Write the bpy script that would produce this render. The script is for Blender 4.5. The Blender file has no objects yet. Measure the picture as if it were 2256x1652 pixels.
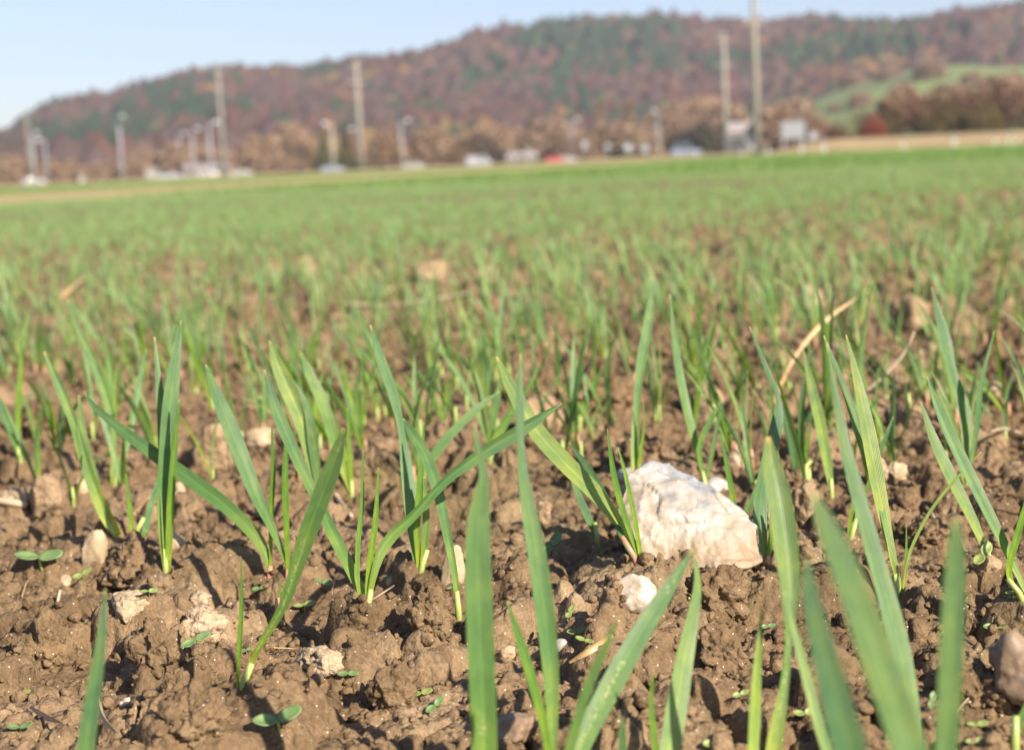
import bpy, bmesh, math, random
import numpy as np
from mathutils import Vector, Matrix, noise as mn

random.seed(7)
rs = np.random.RandomState(11)
scn = bpy.context.scene
COL = scn.collection
R = math.radians

# ------------------------------------------------------------------ camera, world, sun, exposure
CAM_H = 0.16
PITCH, ROLL = R(7.54), R(2.46)
FPX, PW, PH = 3500.0, 2256.0, 1652.0        # focal length and frame in photograph units
cam_d = bpy.data.cameras.new("camera")
cam = bpy.data.objects.new("camera", cam_d)
COL.objects.link(cam)
cam_d.sensor_width = 36.0
cam_d.lens = 36.0 * FPX / PW
cam_d.clip_start = 0.02
cam_d.clip_end = 20000
RC = Matrix.Rotation(R(90) - PITCH, 3, 'X') @ Matrix.Rotation(-ROLL, 3, 'Z')
cam.matrix_world = Matrix.Translation((0, 0, CAM_H)) @ RC.to_4x4()
cam_d.dof.use_dof = True
cam_d.dof.focus_distance = 0.56
cam_d.dof.aperture_fstop = 14.5
cam_d.dof.aperture_blades = 0
scn.camera = cam

SUN_AZ = R(140)      # clockwise from +Y (view direction): behind and to the right
SUN_EL = R(33)
world = bpy.data.worlds.new("World")
scn.world = world
world.use_nodes = True
wn = world.node_tree
sky = wn.nodes.new("ShaderNodeTexSky")
sky.sky_type = 'NISHITA'
sky.sun_disc = False
sky.sun_elevation = SUN_EL
sky.sun_rotation = SUN_AZ
sky.altitude = 400
sky.air_density = 1.0
sky.dust_density = 0.8
sky.ozone_density = 3.5
skm = wn.nodes.new("ShaderNodeMix"); skm.data_type = 'RGBA'; skm.blend_type = 'MULTIPLY'; skm.inputs[0].default_value = 1.0
skm.inputs[7].default_value = (1.0, 0.915, 0.955, 1)      # slightly lavender autumn sky
wn.links.new(sky.outputs[0], skm.inputs[6]); wn.links.new(skm.outputs[2], wn.nodes["Background"].inputs[0])
wn.nodes["Background"].inputs[1].default_value = 0.082
sd = bpy.data.lights.new("sun", 'SUN')
sd.energy = 5.0
sd.angle = R(0.5)
sd.color = (1.0, 0.90, 0.76)
sun = bpy.data.objects.new("sun", sd)
COL.objects.link(sun)
sdir = Vector((math.sin(SUN_AZ) * math.cos(SUN_EL), math.cos(SUN_AZ) * math.cos(SUN_EL), math.sin(SUN_EL)))
sun.rotation_euler = sdir.to_track_quat('Z', 'Y').to_euler()
sun.location = (3, -3, 5)
vs = scn.view_settings
vs.view_transform = 'Standard'
vs.look = 'None'
vs.exposure = 1.1
vs.gamma = 1.0
scn.cycles.max_bounces = 6
scn.cycles.transparent_max_bounces = 6
scn.cycles.volume_bounces = 0
scn.cycles.use_denoising = True

# ------------------------------------------------------------------ helpers
def tag(o, label=None, cat=None, group=None, kind=None):
    if label: o["label"] = label
    if cat: o["category"] = cat
    if group: o["group"] = group
    if kind: o["kind"] = kind
    return o

def link(name, me, mat=None, parent=None, smooth=True):
    o = bpy.data.objects.new(name, me)
    COL.objects.link(o)
    if mat is not None:
        for m in (mat if isinstance(mat, (list, tuple)) else [mat]):
            me.materials.append(m)
    if parent is not None: o.parent = parent
    if smooth and len(me.polygons):
        me.polygons.foreach_set("use_smooth", np.ones(len(me.polygons), dtype=bool))
    return o

def empty(name, loc=(0, 0, 0), rz=0.0):
    o = bpy.data.objects.new(name, None)
    COL.objects.link(o)
    o.location = loc
    o.rotation_euler = (0, 0, rz)
    o.empty_display_size = 0.05
    return o

def mesh_np(name, verts, faces, uv=None, matidx=None):
    """verts (n,3), faces (m,k) all the same k, uv per vertex (n,2)"""
    verts = np.asarray(verts, dtype=np.float32); faces = np.asarray(faces, dtype=np.int32)
    k = faces.shape[1]
    me = bpy.data.meshes.new(name)
    me.vertices.add(len(verts)); me.vertices.foreach_set("co", verts.ravel())
    me.loops.add(faces.size); me.loops.foreach_set("vertex_index", faces.ravel())
    me.polygons.add(len(faces))
    me.polygons.foreach_set("loop_start", np.arange(0, faces.size, k, dtype=np.int32))
    if uv is not None:
        l = me.uv_layers.new(name="UVMap")
        l.data.foreach_set("uv", np.asarray(uv, dtype=np.float32)[faces.ravel()].ravel())
    if matidx is not None:
        me.polygons.foreach_set("material_index", np.asarray(matidx, dtype=np.int32))
    me.update(calc_edges=True)
    return me

class MB:
    """collects simple shapes into one mesh"""
    def __init__(s): s.v = []; s.f = []
    def add(s, vs_, fs):
        b = len(s.v); s.v += [tuple(p) for p in vs_]; s.f += [tuple(i + b for i in f) for f in fs]
    def box(s, x0, x1, y0, y1, z0, z1):
        s.add([(x0,y0,z0),(x1,y0,z0),(x1,y1,z0),(x0,y1,z0),(x0,y0,z1),(x1,y0,z1),(x1,y1,z1),(x0,y1,z1)],
              [(0,3,2,1),(4,5,6,7),(0,1,5,4),(1,2,6,5),(2,3,7,6),(3,0,4,7)])
    def tube(s, pts, rads, n=8, cap=True):
        pts = [Vector(p) for p in pts]; rings = []
        for i, p in enumerate(pts):
            t = (pts[min(i+1, len(pts)-1)] - pts[max(i-1, 0)]).normalized()
            a = t.orthogonal().normalized() if i == 0 else (rings_a - t * rings_a.dot(t)).normalized()
            rings_a = a
            b = t.cross(a)
            rings.append([p + (a*math.cos(2*math.pi*k/n) + b*math.sin(2*math.pi*k/n))*rads[i] for k in range(n)])
        vs_ = [q for r_ in rings for q in r_]; fs = []
        for i in range(len(pts)-1):
            for k in range(n):
                fs.append((i*n+k, i*n+(k+1)%n, (i+1)*n+(k+1)%n, (i+1)*n+k))
        if cap:
            fs.append(tuple(range(n))[::-1]); fs.append(tuple((len(pts)-1)*n+k for k in range(n)))
        s.add(vs_, fs)
    def extrude(s, prof, y0, y1):
        """profile in xz, extruded along y"""
        n = len(prof)
        s.add([(x, y0, z) for x, z in prof] + [(x, y1, z) for x, z in prof],
              [tuple(range(n)), tuple(range(2*n-1, n-1, -1))] + [(i, i+n, (i+1)%n+n, (i+1)%n) for i in range(n)])
    def build(s, name, mat, parent=None, smooth=False, bevel=0):
        me = bpy.data.meshes.new(name); me.from_pydata(s.v, [], s.f); me.update()
        bm = bmesh.new(); bm.from_mesh(me)
        bmesh.ops.recalc_face_normals(bm, faces=bm.faces)
        if bevel: bmesh.ops.bevel(bm, geom=list(bm.edges), offset=bevel, segments=2, affect='EDGES', profile=0.6)
        bm.to_mesh(me); bm.free()
        return link(name, me, mat, parent, smooth)

def copy_tree(o, parent=None):
    c = o.copy(); COL.objects.link(c)
    if parent is not None: c.parent = parent
    for ch in list(o.children): copy_tree(ch, c)
    return c

# camera maths: a photograph point and a depth along the view give a world point
CR, CU, CF = RC @ Vector((1,0,0)), RC @ Vector((0,1,0)), RC @ Vector((0,0,-1))
CLOC = Vector((0, 0, CAM_H))
def ray(px, py): return CF + CR*((px - PW/2)/FPX) - CU*((py - PH/2)/FPX)
def at(px, py, d): return CLOC + ray(px, py)*d
def proj(p):
    q = Vector(p) - CLOC; d = q.dot(CF)
    if d <= 0.01: return (-9999, -9999, d)
    return (PW/2 + q.dot(CR)/d*FPX, PH/2 - q.dot(CU)/d*FPX, d)

# ------------------------------------------------------------------ numpy noise
def _h(ix, iy, seed):
    n = (ix.astype(np.int64)*374761393 + iy.astype(np.int64)*668265263 + seed*974634777) & 0x7fffffff
    n = ((n ^ (n >> 13)) * 1274126177) & 0x7fffffff
    n = (n ^ (n >> 16))
    n = (n * 668265263) & 0x7fffffff
    return ((n ^ (n >> 15)) & 0xfffff) / float(0xfffff)
def perlin(x, y, seed=0):
    xi, yi = np.floor(x), np.floor(y); xf, yf = x - xi, y - yi
    u = xf*xf*xf*(xf*(xf*6-15)+10); v = yf*yf*yf*(yf*(yf*6-15)+10)
    def g(ox, oy):
        a = _h(xi+ox, yi+oy, seed)*2*np.pi
        return np.cos(a)*(xf-ox) + np.sin(a)*(yf-oy)
    a = g(0,0)*(1-u) + g(1,0)*u; b = g(0,1)*(1-u) + g(1,1)*u
    return (a*(1-v) + b*v)*1.4
def fbm(x, y, seed=0, octv=4, gain=0.5):
    s = 0; a = 1
    for i in range(octv):
        s = s + a*perlin(x*2**i + i*17.3, y*2**i - i*9.1, seed+i); a *= gain
    return s
def domes(x, y, cell, prob, hmin, hmax, seed, rmin=0.35, rmax=0.75, power=0.5):
    """lumpy clods: max over rounded bumps scattered one per cell"""
    wx = x + perlin(x/cell*1.3, y/cell*1.3, seed+50)*cell*0.34 + perlin(x/cell*3.5, y/cell*3.5, seed+52)*cell*0.12
    wy = y + perlin(x/cell*1.3+7, y/cell*1.3-3, seed+51)*cell*0.34 + perlin(x/cell*3.5, y/cell*3.5+4, seed+53)*cell*0.12
    xi, yi = np.floor(wx/cell), np.floor(wy/cell)
    out = np.zeros_like(x)
    for ox in (-1, 0, 1):
        for oy in (-1, 0, 1):
            cx, cy = xi+ox, yi+oy
            px = (cx + _h(cx, cy, seed))*cell; py = (cy + _h(cx, cy, seed+1))*cell
            rr = (rmin + (rmax-rmin)*_h(cx, cy, seed+2))*cell
            hh = hmin + (hmax-hmin)*_h(cx, cy, seed+3)
            on = _h(cx, cy, seed+4) < prob
            a = _h(cx, cy, seed+5)*np.pi; ca, sa = np.cos(a), np.sin(a)
            dx, dy = wx-px, wy-py
            q = ((dx*ca+dy*sa)**2 + ((-dx*sa+dy*ca)*1.35)**2)/rr**2
            d = np.where(on, hh*np.power(np.maximum(0, 1-q), power), 0)
            out = np.maximum(out, d)
    return out
def ground_h(x, y):
    x = np.asarray(x, dtype=np.float64); y = np.asarray(y, dtype=np.float64)
    h = 0.006*perlin(x/0.33, y/0.33, 1) + 0.006*perlin(x/0.9+3, y/0.9, 2)
    h = h + domes(x, y, 0.075, 0.55, 0.004, 0.017, 10, 0.32, 0.62, 0.45)
    h = h + domes(x, y, 0.036, 0.72, 0.003, 0.0125, 20, 0.28, 0.56, 0.42)
    h = h + domes(x, y, 0.014, 0.75, 0.0008, 0.0040, 30, 0.3, 0.60, 0.5)
    h = h + domes(x, y, 0.0062, 0.70, 0.0003, 0.0019, 40, 0.3, 0.62, 0.5)
    cr = np.abs(perlin(x/0.05+11, y/0.05, 61))
    h = h - 0.006*np.exp(-(cr/0.035)**2)*(perlin(x/0.12, y/0.12, 62) > -0.05)
    cr2 = np.abs(perlin(x/0.022+5, y/0.022, 63))
    h = h - 0.0028*np.exp(-(cr2/0.05)**2)*(perlin(x/0.08, y/0.08, 64) > -0.1)
    h = h + 0.0012*fbm(x/0.012, y/0.012, 70, 3) - 0.0010*np.abs(fbm(x/0.0045, y/0.0045, 80, 2))
    near = np.exp(-np.maximum(0, 0.44-y)/0.12*np.where(np.abs(x) < 0.3, 1, 1))
    h = (h - 0.0115)*np.where(y < 0.44, np.maximum(near, 0.3), 1)
    return h
def gh(x, y): return float(ground_h(np.array([x]), np.array([y]))[0])
def hit(px, py):
    """where the view ray through a photograph point meets the soil"""
    r = ray(px, py)
    ts = np.linspace(0.25, 5.0, 1600) if py > 500 else np.linspace(1, 60, 1600)
    X = r.x*ts; Y = r.y*ts; Z = CAM_H + r.z*ts
    below = np.where(Z < ground_h(X, Y))[0]
    t = ts[below[0]] if len(below) else ts[-1]
    return CLOC + r*float(t), float(t)

# ------------------------------------------------------------------ materials
def newmat(name):
    m = bpy.data.materials.new(name); m.use_nodes = True
    nt = m.node_tree; b = nt.nodes["Principled BSDF"]
    return m, nt, b
def N(nt, t, **k):
    n = nt.nodes.new(t)
    for a, v in k.items(): setattr(n, a, v)
    return n
def ramp(nt, stops, fac=None, mode='LINEAR'):
    r = N(nt, "ShaderNodeValToRGB"); cr = r.color_ramp; cr.interpolation = mode
    while len(cr.elements) < len(stops): cr.elements.new(0.5)
    for e, (p, c) in zip(cr.elements, stops):
        e.position = p; e.color = (c[0], c[1], c[2], 1)
    if fac is not None: nt.links.new(fac, r.inputs[0])
    return r
def noise_n(nt, scale, detail=4, rough=0.55, vec=None, dist=0.0):
    n = N(nt, "ShaderNodeTexNoise"); n.inputs["Scale"].default_value = scale
    n.inputs["Detail"].default_value = detail; n.inputs["Roughness"].default_value = rough
    n.inputs["Distortion"].default_value = dist
    if vec is not None: nt.links.new(vec, n.inputs["Vector"])
    return n
def mixc(nt, fac, a, b, mode='MIX'):
    m = N(nt, "ShaderNodeMix", data_type='RGBA', blend_type=mode)
    for i, v in ((0, fac), (6, a), (7, b)):
        if hasattr(v, 'is_linked') or hasattr(v, 'links'): nt.links.new(v, m.inputs[i])
        elif isinstance(v, (int, float)): m.inputs[i].default_value = v
        else: m.inputs[i].default_value = (v[0], v[1], v[2], 1)
    return m.outputs[2]
def math_n(nt, op, a, b=None, clamp=False):
    m = N(nt, "ShaderNodeMath", operation=op, use_clamp=clamp)
    for i, v in ((0, a), (1, b)):
        if v is None: continue
        if isinstance(v, (int, float)): m.inputs[i].default_value = v
        else: nt.links.new(v, m.inputs[i])
    return m.outputs[0]
def simple(name, col, rough=0.6, metal=0.0, var=0.12, scale=6.0):
    m, nt, b = newmat(name)
    tc = N(nt, "ShaderNodeTexCoord")
    n = noise_n(nt, scale, 5, 0.6, tc.outputs["Object"])
    c = ramp(nt, [(0.3, [x*(1-var) for x in col]), (0.7, [min(1, x*(1+var)) for x in col])], n.outputs[0])
    nt.links.new(c.outputs[0], b.inputs["Base Color"])
    b.inputs["Roughness"].default_value = rough; b.inputs["Metallic"].default_value = metal
    return m

def soil_mat(name, dark, mid, light, sparkle=True, clodlight=0.5, world_space=True, bump=1.0):
    m, nt, b = newmat(name)
    if world_space:
        g = N(nt, "ShaderNodeNewGeometry"); vec = g.outputs["Position"]
    else:
        tc = N(nt, "ShaderNodeTexCoord"); vec = tc.outputs["Object"]
    n1 = noise_n(nt, 14, 6, 0.6, vec, 0.3)
    n2 = noise_n(nt, 160, 5, 0.65, vec)
    n3 = noise_n(nt, 900, 3, 0.6, vec)
    c1 = ramp(nt, [(0.32, dark), (0.52, mid), (0.70, light)], n1.outputs[0])
    c2 = ramp(nt, [(0.30, (0.60, 0.58, 0.55)), (0.55, (1, 1, 1)), (0.75, (1.22, 1.20, 1.16))], n2.outputs[0])
    col = mixc(nt, 1.0, c1.outputs[0], c2.outputs[0], 'MULTIPLY')
    c3 = ramp(nt, [(0.35, (0.72, 0.70, 0.68)), (0.6, (1.1, 1.1, 1.1))], n3.outputs[0])
    col = mixc(nt, 0.8, col, c3.outputs[0], 'MULTIPLY')
    b.inputs["Roughness"].default_value = 0.85
    b.inputs["Specular IOR Level"].default_value = 0.2
    vb = N(nt, "ShaderNodeTexVoronoi"); vb.inputs["Scale"].default_value = 330; nt.links.new(vec, vb.inputs["Vector"])
    if sparkle:
        v = N(nt, "ShaderNodeTexVoronoi"); v.inputs["Scale"].default_value = 620
        nt.links.new(vec, v.inputs["Vector"])
        s1 = math_n(nt, 'LESS_THAN', v.outputs["Distance"], 0.17)
        sep = N(nt, "ShaderNodeSeparateColor"); nt.links.new(v.outputs["Color"], sep.inputs[0])
        s2 = math_n(nt, 'GREATER_THAN', sep.outputs[0], 0.86)
        s = math_n(nt, 'MULTIPLY', s1, s2)
        col = mixc(nt, s, col, (0.60, 0.53, 0.42))
        rr = N(nt, "ShaderNodeMapRange"); nt.links.new(s, rr.inputs[0])
        rr.inputs[3].default_value = 0.85; rr.inputs[4].default_value = 0.22
        nt.links.new(rr.outputs[0], b.inputs["Roughness"])
    nt.links.new(col, b.inputs["Base Color"])
    bp = N(nt, "ShaderNodeBump"); bp.inputs["Strength"].default_value = 0.65*bump
    bp.inputs["Distance"].default_value = 0.0030
    hsum = math_n(nt, 'ADD', n2.outputs[0], math_n(nt, 'MULTIPLY', n3.outputs[0], 0.40))
    hsum = math_n(nt, 'SUBTRACT', hsum, math_n(nt, 'MULTIPLY', vb.outputs["Distance"], 0.55))
    nt.links.new(hsum, bp.inputs["Height"]); nt.links.new(bp.outputs[0], b.inputs["Normal"])
    return m, nt, b, col

M = {}
DK, MD, LT = (0.122, 0.078, 0.040), (0.205, 0.136, 0.074), (0.315, 0.222, 0.132)
M['soil'], nt_, b_, col_ = soil_mat("soil", DK, MD, LT)
# field colour farther off: crop green taking over, tan mown track to the left, tan verge
def field_material():
    m, nt, b, col = soil_mat("field_soil", DK, MD, LT)
    g = N(nt, "ShaderNodeNewGeometry"); sp = N(nt, "ShaderNodeSeparateXYZ"); nt.links.new(g.outputs["Position"], sp.inputs[0])
    far = N(nt, "ShaderNodeMapRange"); nt.links.new(sp.outputs[1], far.inputs[0])
    far.inputs[1].default_value = 9; far.inputs[2].default_value = 40
    ng = noise_n(nt, 0.5, 5, 0.6, g.outputs["Position"])
    gc = ramp(nt, [(0.3, (0.085, 0.17, 0.035)), (0.7, (0.13, 0.22, 0.055))], ng.outputs[0])
    nb = noise_n(nt, 2.2, 4, 0.6, g.outputs["Position"])
    f2 = math_n(nt, 'MULTIPLY_ADD', nb.outputs[0], 1.2); f2.node.inputs[2].default_value = -0.6
    fac = math_n(nt, 'ADD', far.outputs[0], math_n(nt, 'MULTIPLY', f2, 0.6), True)
    c = mixc(nt, fac, col, gc.outputs[0])
    # the mown track
    dot = math_n(nt, 'ADD', math_n(nt, 'MULTIPLY', sp.outputs[0], -0.964), math_n(nt, 'MULTIPLY', sp.outputs[1], 0.267))
    nz = noise_n(nt, 0.35, 3, 0.5, g.outputs["Position"])
    dot2 = math_n(nt, 'ADD', dot, math_n(nt, 'MULTIPLY', nz.outputs[0], 1.2))
    t1 = N(nt, "ShaderNodeMapRange"); nt.links.new(dot2, t1.inputs[0]); t1.inputs[1].default_value = TR0; t1.inputs[2].default_value = TR0+0.7
    t2 = N(nt, "ShaderNodeMapRange"); nt.links.new(dot2, t2.inputs[0]); t2.inputs[1].default_value = TR1; t2.inputs[2].default_value = TR1-0.7
    t3 = N(nt, "ShaderNodeMapRange"); nt.links.new(sp.outputs[0], t3.inputs[0]); t3.inputs[1].default_value = 11; t3.inputs[2].default_value = 6
    tf = math_n(nt, 'MULTIPLY', math_n(nt, 'MULTIPLY', t1.outputs[0], t2.outputs[0], True), t3.outputs[0])
    tcol = ramp(nt, [(0.3, (0.30, 0.24, 0.10)), (0.7, (0.40, 0.31, 0.15))], nb.outputs[0])
    c = mixc(nt, tf, c, tcol.outputs[0])
    nt.links.new(c, b.inputs["Base Color"])
    return m
TR0, TR1 = 7.5, 20.0
def in_track(x, y):
    dot = -0.964*x + 0.267*y
    return (dot > TR0+0.2) & (dot < TR1-0.2) & (x < 9)
M['field'] = field_material()
M['clod_dark'] = soil_mat("clod_dark_soil", DK, MD, LT, True, world_space=False)[0]
M['clod_pale'] = soil_mat("clod_pale_dry_soil", (0.34, 0.25, 0.155), (0.46, 0.35, 0.23), (0.58, 0.46, 0.32), False, world_space=False)[0]
M['clod_tan'] = soil_mat("clod_tan_soil", (0.26, 0.175, 0.10), (0.37, 0.26, 0.155), (0.46, 0.34, 0.21), False, world_space=False)[0]

def stone_mat(name, c1, c2, c3, scale=40, rough=0.6, vein=0.0, dirt=False):
    m, nt, b = newmat(name)
    tc = N(nt, "ShaderNodeTexCoord"); vec = tc.outputs["Object"]
    n1 = noise_n(nt, scale, 7, 0.6, vec, 0.8); n2 = noise_n(nt, scale*7, 4, 0.6, vec)
    c = ramp(nt, [(0.34, c1), (0.52, c2), (0.68, c3)], n1.outputs[0])
    cc = mixc(nt, 0.5, c.outputs[0], ramp(nt, [(0.3, (0.7, 0.68, 0.65)), (0.7, (1.15, 1.15, 1.15))], n2.outputs[0]).outputs[0], 'MULTIPLY')
    if dirt:
        sz = N(nt, "ShaderNodeSeparateXYZ"); nt.links.new(vec, sz.inputs[0])
        ng = noise_n(nt, 22, 4, 0.5, vec)
        gm = ramp(nt, [(0.46, (1, 1, 1)), (0.54, (0.58, 0.65, 0.76))], ng.outputs[0])
        cc = mixc(nt, 1.0, cc, gm.outputs[0], 'MULTIPLY')
        zz = math_n(nt, 'ADD', math_n(nt, 'MULTIPLY', sz.outputs[2], 60.0), math_n(nt, 'MULTIPLY', n1.outputs[0], -1.3))
        dm = N(nt, "ShaderNodeMapRange"); nt.links.new(zz, dm.inputs[0]); dm.inputs[1].default_value = -0.30; dm.inputs[2].default_value = 0.05
        dm.inputs[3].default_value = 0.85; dm.inputs[4].default_value = 0.0
        cc = mixc(nt, dm.outputs[0], cc, (0.25, 0.17, 0.09))
    if vein:
        v = N(nt, "ShaderNodeTexVoronoi", feature='DISTANCE_TO_EDGE'); v.inputs["Scale"].default_value = scale*0.9
        dn = noise_n(nt, scale*2, 3, 0.6, vec)
        vm = N(nt, "ShaderNodeVectorMath", operation='MULTIPLY_ADD'); nt.links.new(dn.outputs["Color"], vm.inputs[0])
        vm.inputs[1].default_value = (0.02, 0.02, 0.02); nt.links.new(vec, vm.inputs[2]); nt.links.new(vm.outputs[0], v.inputs["Vector"])
        e = math_n(nt, 'LESS_THAN', v.outputs["Distance"], 0.035)
        e = math_n(nt, 'MULTIPLY', e, vein)
        cc = mixc(nt, e, cc, (0.30, 0.24, 0.17))
    nt.links.new(cc, b.inputs["Base Color"]); b.inputs["Roughness"].default_value = rough
    bp = N(nt, "ShaderNodeBump"); bp.inputs["Strength"].default_value = 0.6; bp.inputs["Distance"].default_value = 0.0012
    nt.links.new(math_n(nt, 'ADD', n1.outputs[0], math_n(nt, 'MULTIPLY', n2.outputs[0], 0.3)), bp.inputs["Height"])
    nt.links.new(bp.outputs[0], b.inputs["Normal"])
    return m
M['limestone'] = stone_mat("pale_limestone", (0.28, 0.22, 0.15), (0.385, 0.345, 0.295), (0.44, 0.43, 0.42), 38, 0.55, 0.45, True)
M['white_stone'] = stone_mat("white_pebble", (0.44, 0.33, 0.20), (0.54, 0.46, 0.36), (0.60, 0.56, 0.50), 90, 0.5)
M['tan_stone'] = stone_mat("tan_stone", (0.36, 0.26, 0.15), (0.44, 0.33, 0.20), (0.52, 0.41, 0.27), 60, 0.65)
M['grey_stone'] = stone_mat("grey_stone", (0.24, 0.22, 0.20), (0.36, 0.33, 0.30), (0.48, 0.45, 0.42), 50, 0.6)
M['brown_stone'] = stone_mat("brown_grey_stone", (0.17, 0.10, 0.05), (0.24, 0.165, 0.105), (0.31, 0.26, 0.21), 30, 0.55)

def leaf_mat(name, base, mid, tip, trans=0.3, spots=0.0, rough=0.42):
    m, nt, b = newmat(name)
    uv = N(nt, "ShaderNodeUVMap"); sp = N(nt, "ShaderNodeSeparateXYZ"); nt.links.new(uv.outputs[0], sp.inputs[0])
    c = ramp(nt, [(0.0, base), (0.16, [a*0.5+b2*0.5 for a, b2 in zip(base, mid)]), (0.36, mid), (0.85, tip), (0.975, tip), (1.0, (0.42, 0.36, 0.16))], sp.outputs[1])
    # veins run along the blade
    w = N(nt, "ShaderNodeMath", operation='SINE'); nt.links.new(math_n(nt, 'MULTIPLY', sp.outputs[0], 62.8), w.inputs[0])
    vein = ramp(nt, [(0.0, (0.78, 0.82, 0.78)), (1.0, (1.14, 1.12, 1.14))], math_n(nt, 'MULTIPLY_ADD', w.outputs[0], 0.5))
    vein.inputs[0].links[0].from_node.inputs[2].default_value = 0.5
    col = mixc(nt, 1.0, c.outputs[0], vein.outputs[0], 'MULTIPLY')
    rib = math_n(nt, 'LESS_THAN', math_n(nt, 'ABSOLUTE', math_n(nt, 'SUBTRACT', sp.outputs[0], 0.5)), 0.045)
    col = mixc(nt, math_n(nt, 'MULTIPLY', rib, 0.45), col, [min(1, a*1.6) for a in mid])
    oi = N(nt, "ShaderNodeObjectInfo"); ge = N(nt, "ShaderNodeNewGeometry")
    rnd = math_n(nt, 'FRACT', math_n(nt, 'ADD', oi.outputs["Random"], ge.outputs["Random Per Island"]))
    hv = ramp(nt, [(0.0, (0.72, 0.80, 0.80)), (0.5, (1.0, 1.0, 1.0)), (0.85, (1.14, 1.08, 0.97)), (1.0, (1.35, 1.14, 0.88))], rnd)
    col = mixc(nt, 1.0, col, hv.outputs[0], 'MULTIPLY')
    tcv = N(nt, "ShaderNodeTexCoord")
    # uneven yellowing along each blade, brown nicks near the tip
    um = N(nt, "ShaderNodeMapping"); nt.links.new(uv.outputs[0], um.inputs[0]); um.inputs["Scale"].default_value = (0.7, 5.0, 1)
    cx = N(nt, "ShaderNodeCombineXYZ"); nt.links.new(math_n(nt, 'MULTIPLY', rnd, 37.0), cx.inputs[2]); nt.links.new(cx.outputs[0], um.inputs["Location"])
    ny = noise_n(nt, 1.6, 4, 0.65, um.outputs[0], 0.4)
    col = mixc(nt, 1.0, col, ramp(nt, [(0.36, (0.80, 0.86, 0.90)), (0.5, (1, 1, 1)), (0.66, (1.42, 1.18, 0.92))], ny.outputs[0]).outputs[0], 'MULTIPLY')
    nn = noise_n(nt, 120, 4, 0.6, tcv.outputs["Object"])
    col = mixc(nt, 0.6, col, ramp(nt, [(0.35, (0.85, 0.88, 0.85)), (0.65, (1.12, 1.1, 1.12))], nn.outputs[0]).outputs[0], 'MULTIPLY')
    if spots:
        ns = noise_n(nt, 1500, 2, 0.5, tcv.outputs["Object"])
        nl = noise_n(nt, 26, 2, 0.5, tcv.outputs["Object"])
        near = math_n(nt, 'SUBTRACT', 1.0, math_n(nt, 'MULTIPLY', math_n(nt, 'ABSOLUTE', math_n(nt, 'SUBTRACT', sp.outputs[0], 0.52)), 4.0), True)
        f = math_n(nt, 'MULTIPLY', math_n(nt, 'GREATER_THAN', ns.outputs[0], 0.58), math_n(nt, 'GREATER_THAN', nl.outputs[0], 0.50))
        f = math_n(nt, 'MULTIPLY', math_n(nt, 'MULTIPLY', f, near), spots)
        col = mixc(nt, f, col, (0.55, 0.50, 0.24))
    nt.links.new(col, b.inputs["Base Color"])
    b.inputs["Roughness"].default_value = rough; b.inputs["Specular IOR Level"].default_value = 0.45
    tr = N(nt, "ShaderNodeBsdfTranslucent")
    nt.links.new(mixc(nt, 1.0, col, (1.25, 1.35, 0.55), 'MULTIPLY'), tr.inputs[0])
    mx = N(nt, "ShaderNodeMixShader"); mx.inputs[0].default_value = trans
    nt.links.new(b.outputs[0], mx.inputs[1]); nt.links.new(tr.outputs[0], mx.inputs[2])
    bp = N(nt, "ShaderNodeBump"); bp.inputs["Strength"].default_value = 0.35; bp.inputs["Distance"].default_value = 0.0003
    nt.links.new(w.outputs[0], bp.inputs["Height"]); nt.links.new(bp.outputs[0], b.inputs["Normal"])
    nt.links.new(mx.outputs[0], nt.nodes["Material Output"].inputs[0])
    return m
M['leaf'] = leaf_mat("wheat_leaf", (0.30, 0.38, 0.06), (0.112, 0.220, 0.050), (0.120, 0.215, 0.078), 0.30, 0.0)
M['leaf_spot'] = leaf_mat("wheat_leaf_speckled", (0.28, 0.36, 0.05), (0.10, 0.20, 0.048), (0.112, 0.20, 0.072), 0.28, 0.75)
M['leaf_bright'] = leaf_mat("wheat_leaf_young", (0.36, 0.42, 0.05), (0.18, 0.30, 0.03), (0.115, 0.23, 0.04), 0.38)
M['leaf_pale'] = leaf_mat("wheat_leaf_pale", (0.30, 0.38, 0.09), (0.17, 0.27, 0.08), (0.15, 0.24, 0.082), 0.30)
M['leaf_dark'] = leaf_mat("wheat_leaf_deep", (0.15, 0.26, 0.06), (0.088, 0.178, 0.062), (0.095, 0.175, 0.074), 0.22)
M['leaf_stuff'] = leaf_mat("wheat_leaf_field", (0.38, 0.45, 0.17), (0.245, 0.385, 0.155), (0.285, 0.425, 0.20), 0.45)
M['leaf_far'] = leaf_mat("wheat_leaf_far", (0.20, 0.30, 0.07), (0.155, 0.265, 0.06), (0.165, 0.27, 0.075), 0.30)
M['sheath'] = simple("sheath_green", (0.34, 0.42, 0.12), 0.4, 0, 0.2, 80)
M['sheath_pink'] = simple("sheath_pink", (0.50, 0.22, 0.14), 0.4, 0, 0.25, 80)
M['straw'] = simple("straw", (0.48, 0.31, 0.15), 0.5, 0, 0.3, 60)
M['straw_pale'] = simple("straw_pale", (0.42, 0.32, 0.21), 0.6, 0, 0.3, 60)
M['weed'] = simple("weed_leaf", (0.125, 0.19, 0.065), 0.45, 0, 0.25, 150)
M['weed_lime'] = simple("weed_leaf_lime", (0.20, 0.25, 0.065), 0.45, 0, 0.25, 150)

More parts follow.
